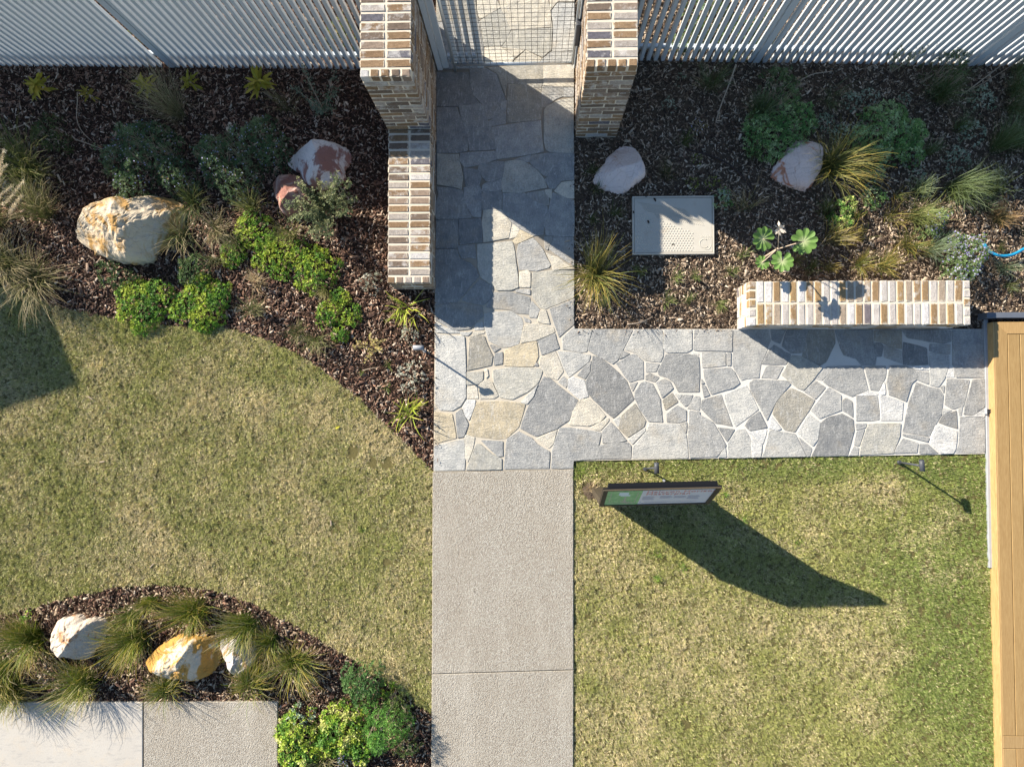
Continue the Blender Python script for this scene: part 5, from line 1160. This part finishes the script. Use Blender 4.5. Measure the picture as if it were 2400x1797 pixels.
# ------------------------------------------------------------------ service pit lid
L0 = GP([(1481, 594), (1673, 597), (1678, 461), (1482, 457.5)], .02); cx, cy = L0[:, 0].mean(), L0[:, 1].mean(); lw, lh = L0[1][0] - L0[0][0], L0[3][1] - L0[0][1]
t = thing('pit_lid', (cx, cy, 0), 'beige rectangular service pit lid with raised dots set in the bark', 'lid')
x0, x1, y0, y1 = cx - lw / 2, cx + lw / 2, cy - lh / 2, cy + lh / 2; f = .018
for a in (((x0, y0), (x1, y0 + f)), ((x0, y1 - f), (x1, y1)), ((x0, y0 + f), (x0 + f, y1 - f)), ((x1 - f, y0 + f), (x1, y1 - f))): box('frame', (*a[0], -.05), (*a[1], .016), 'cover', t, bev=.003)
cv = box('cover_plate', (x0 + f + .004, y0 + f + .004, -.04), (x1 - f - .004, y1 - f - .004, .010), 'cover', t, bev=.003)
VV, FF, k = [], [], 0
u0, u1_, v0, v1_ = x0 + .05, x1 - .05, y0 + .045, y1 - .05
for i in range(30):
    for j in range(24):
        x = u0 + i * .032 + (j % 2) * .016; y = v0 + j * .0275
        fx, fy = (x - u0) / (u1_ - u0), (y - v0) / (v1_ - v0)
        if x > u1_ or y > v1_ or fy > .74 - .55 * max(0, fx - .08) or (fx > .78 and fy < .5): continue
        ring = [(x + math.cos(q) * .0105, y + math.sin(q) * .0085, .0098) for q in np.linspace(0, 6.283, 9)[:-1]]; tp = [(x + math.cos(q) * .006, y + math.sin(q) * .005, .0145) for q in np.linspace(0, 6.283, 9)[:-1]]
        VV += ring + tp; FF += [[k + a, k + (a + 1) % 8, k + 8 + (a + 1) % 8, k + 8 + a] for a in range(8)] + [[k + 8 + a for a in range(8)]]; k += 16
mesh_at('raised_dots', np.array(VV), FF, 'cover', t)['kind'] = 'stuff'
VV, FF, k = [], [], 0
for i in range(26):
    q = i / 25; pts = []
    for s in np.linspace(0, 1, 14):
        x = x0 + .06 + q * .52 + s * .22; y = y1 - .075 - s * .17 - .09 * q + .018 * math.sin(s * 9 + 0.6); 
        if x < x1 - .05 and y > y0 + .2: pts.append((x, y, .0105))
    V, F, cp = tube_arrays(pts, .0048, 4); VV.append(V); FF += [[a + k for a in f2] for f2 in F]; k += len(V)
mesh_at('raised_waves', np.vstack(VV), FF, 'cover', t)['kind'] = 'stuff'
lx, lyy = x1 - .115, y0 + .12
tube('emblem', [(lx + math.cos(a) * .05, lyy + math.sin(a) * .05, .0105) for a in np.linspace(.9, 5.6, 18)], .004, 'cover', t, 4); tube('emblem', [(lx + .03 + math.cos(a) * .045, lyy - .02 + math.sin(a) * .05, .0105) for a in np.linspace(3.9, 6.4, 12)], .0035, 'cover', t, 4)
VV, FF, k = [], [], 0
for row, (n, yy, hh) in enumerate(((11, lyy + .07, .016), (8, lyy + .045, .012))):
    for i in range(n):
        xx = lx - .035 + i * .011 + row * .022
        V, F, cp = tube_arrays([(xx, yy, .0105), (xx + .002 * (i % 3), yy + hh * (.7 + .3 * (i % 2)), .0105)], .0024, 4); VV.append(V); FF += [[a + k for a in f2] for f2 in F]; k += len(V)
mesh_at('raised_lettering', np.vstack(VV), FF, 'cover', t)
c = G(1578, 573, .012); box('lifting_slot', (c[0] - .018, c[1] - .007, .0095), (c[0] + .018, c[1] + .007, .0112), 'deck_dark', t, bev=.001)
def dead_leaf(px, py, L, rot, label, cols=((.05, .035, .025),), z=.016, mat='dry'):
    me = leafmesh(L, L * .45, cols); c = G(px, py, z); o = link('fallen_leaf', me, mat, None, c); o.rotation_euler = (0, 0, rot); tag(o, label, 'leaf', 'fallen leaves')
dead_leaf(1532, 464, .05, -1.0, 'dark curled leaf near the upper edge of the pit lid'); dead_leaf(1518, 516, .045, -1.2, 'dark oval leaf on the left half of the pit lid'); dead_leaf(1484, 494, .04, -1.4, 'dark leaf on the left rim of the pit lid'); dead_leaf(1512, 461, .03, .2, 'small dark leaf on the upper rim of the pit lid')
dead_leaf(786, 1004, .06, .5, 'single yellow leaf lying on the left lawn', ((.55, .5, .05),), -.005)
for x, y, r_, lb in ((210, 932, -.6, 'pale bark chip on the left lawn below the shadow corner'), (238, 1082, .1, 'pale bark chip in the middle left of the left lawn'), (775, 1226, -1.5, 'upright pale bark chip on the left lawn near the path'), (355, 1325, .8, 'pale bark chip on the left lawn above the lower bed'), (1330, 565, .2, 'thin twig lying on the paved path')):
    c = G(x, y); o = link('bark_chip', raw('bark_chip', np.array([(-.035, -.008, 0), (.035, -.005, 0), (.03, .008, 0), (-.03, .007, 0), (-.03, -.005, .01), (.03, -.004, .008), (.026, .005, .009), (-.027, .005, .01)]), [[4, 5, 6, 7], [0, 1, 5, 4], [1, 2, 6, 5], [2, 3, 7, 6], [3, 0, 4, 7]]), 'stick', None, (c[0], c[1], .002 if x > 1000 else -.012)); o.rotation_euler = (0, 0, r_); tag(o, lb, 'bark chip', 'loose bark chips')

# ------------------------------------------------------------------ hose, drip pipe, sticks
hs = [np.append(G(x, y, z)[:2], z) for x, y, z in ((2306, 572, .02), (2314, 586, .05), (2330, 597, .06), (2352, 601, .06), (2376, 597, .06), (2400, 583, .05), (2440, 560, .03))]
t = thing('garden_hose', hs[3], 'bright blue garden hose curving in from the right edge', 'hose'); tube('tube', smooth_line(hs, 26), .016, 'hose_blue', t, 10); tube('nozzle', [hs[0], hs[1]], .019, 'hose_blue', t, 10)
tag(tube('drip_pipe', smooth_line([np.append(G(x, y)[:2], -.012) for x, y in ((1610, 349), (1659, 361), (1702, 378), (1737, 407), (1766, 442), (1775, 470))], 20), .010, 'pipe_brown'), 'dark drip irrigation pipe curving across the bark left of the rust blotched boulder', 'pipe')
def stick(pts, rad, label): tag(tube('stick', smooth_line([np.append(G(x, y, z)[:2], z) for x, y, z in pts], 14), rad, 'stick', None, 5, .5), label, 'stick', 'fallen sticks')
stick([(1725, 152, .25), (1711, 192, .12), (1690, 246, .03), (1678, 284, .0)], .011, 'long straw coloured stick leaning on the right fence'); stick([(1876, 188, .0), (1906, 173, .02), (1949, 168, .0)], .008, 'curved stick right of the needle leaved shrub'); stick([(2265, 215, .0), (2317, 176, .05), (2373, 133, .3)], .009, 'long stick slanting up to the top right fence panel')
stick([(2270, 214, .0), (2330, 180, .03), (2380, 148, .1)], .005, 'thin stick beside the long slanting stick')
stick([(181, 217, .03), (182, 244, .02), (178, 266, .01), (180, 287, .0), (191, 310, .0), (214, 330, .0)], .006, 'bent pinkish twig in the shaded bark below the small dull broadleaf plant'); stick([(178, 327, .0), (215, 340, .01), (251, 354, .0)], .006, 'straight pale twig left of the lilac flowered shrub'); stick([(21, 304, .0), (45, 297, .01), (71, 286, .0)], .006, 'pale twig at the left edge under the fence')
stick([(1470, 760, .0), (1500, 757, .01), (1530, 742, .0)], .008, 'brown curved stick on the bark beside the paved path'); stick([(850, 868, 0), (870, 863, .01), (890, 860, .01)], .005, 'short twig in the left bark near the curved lawn edge')
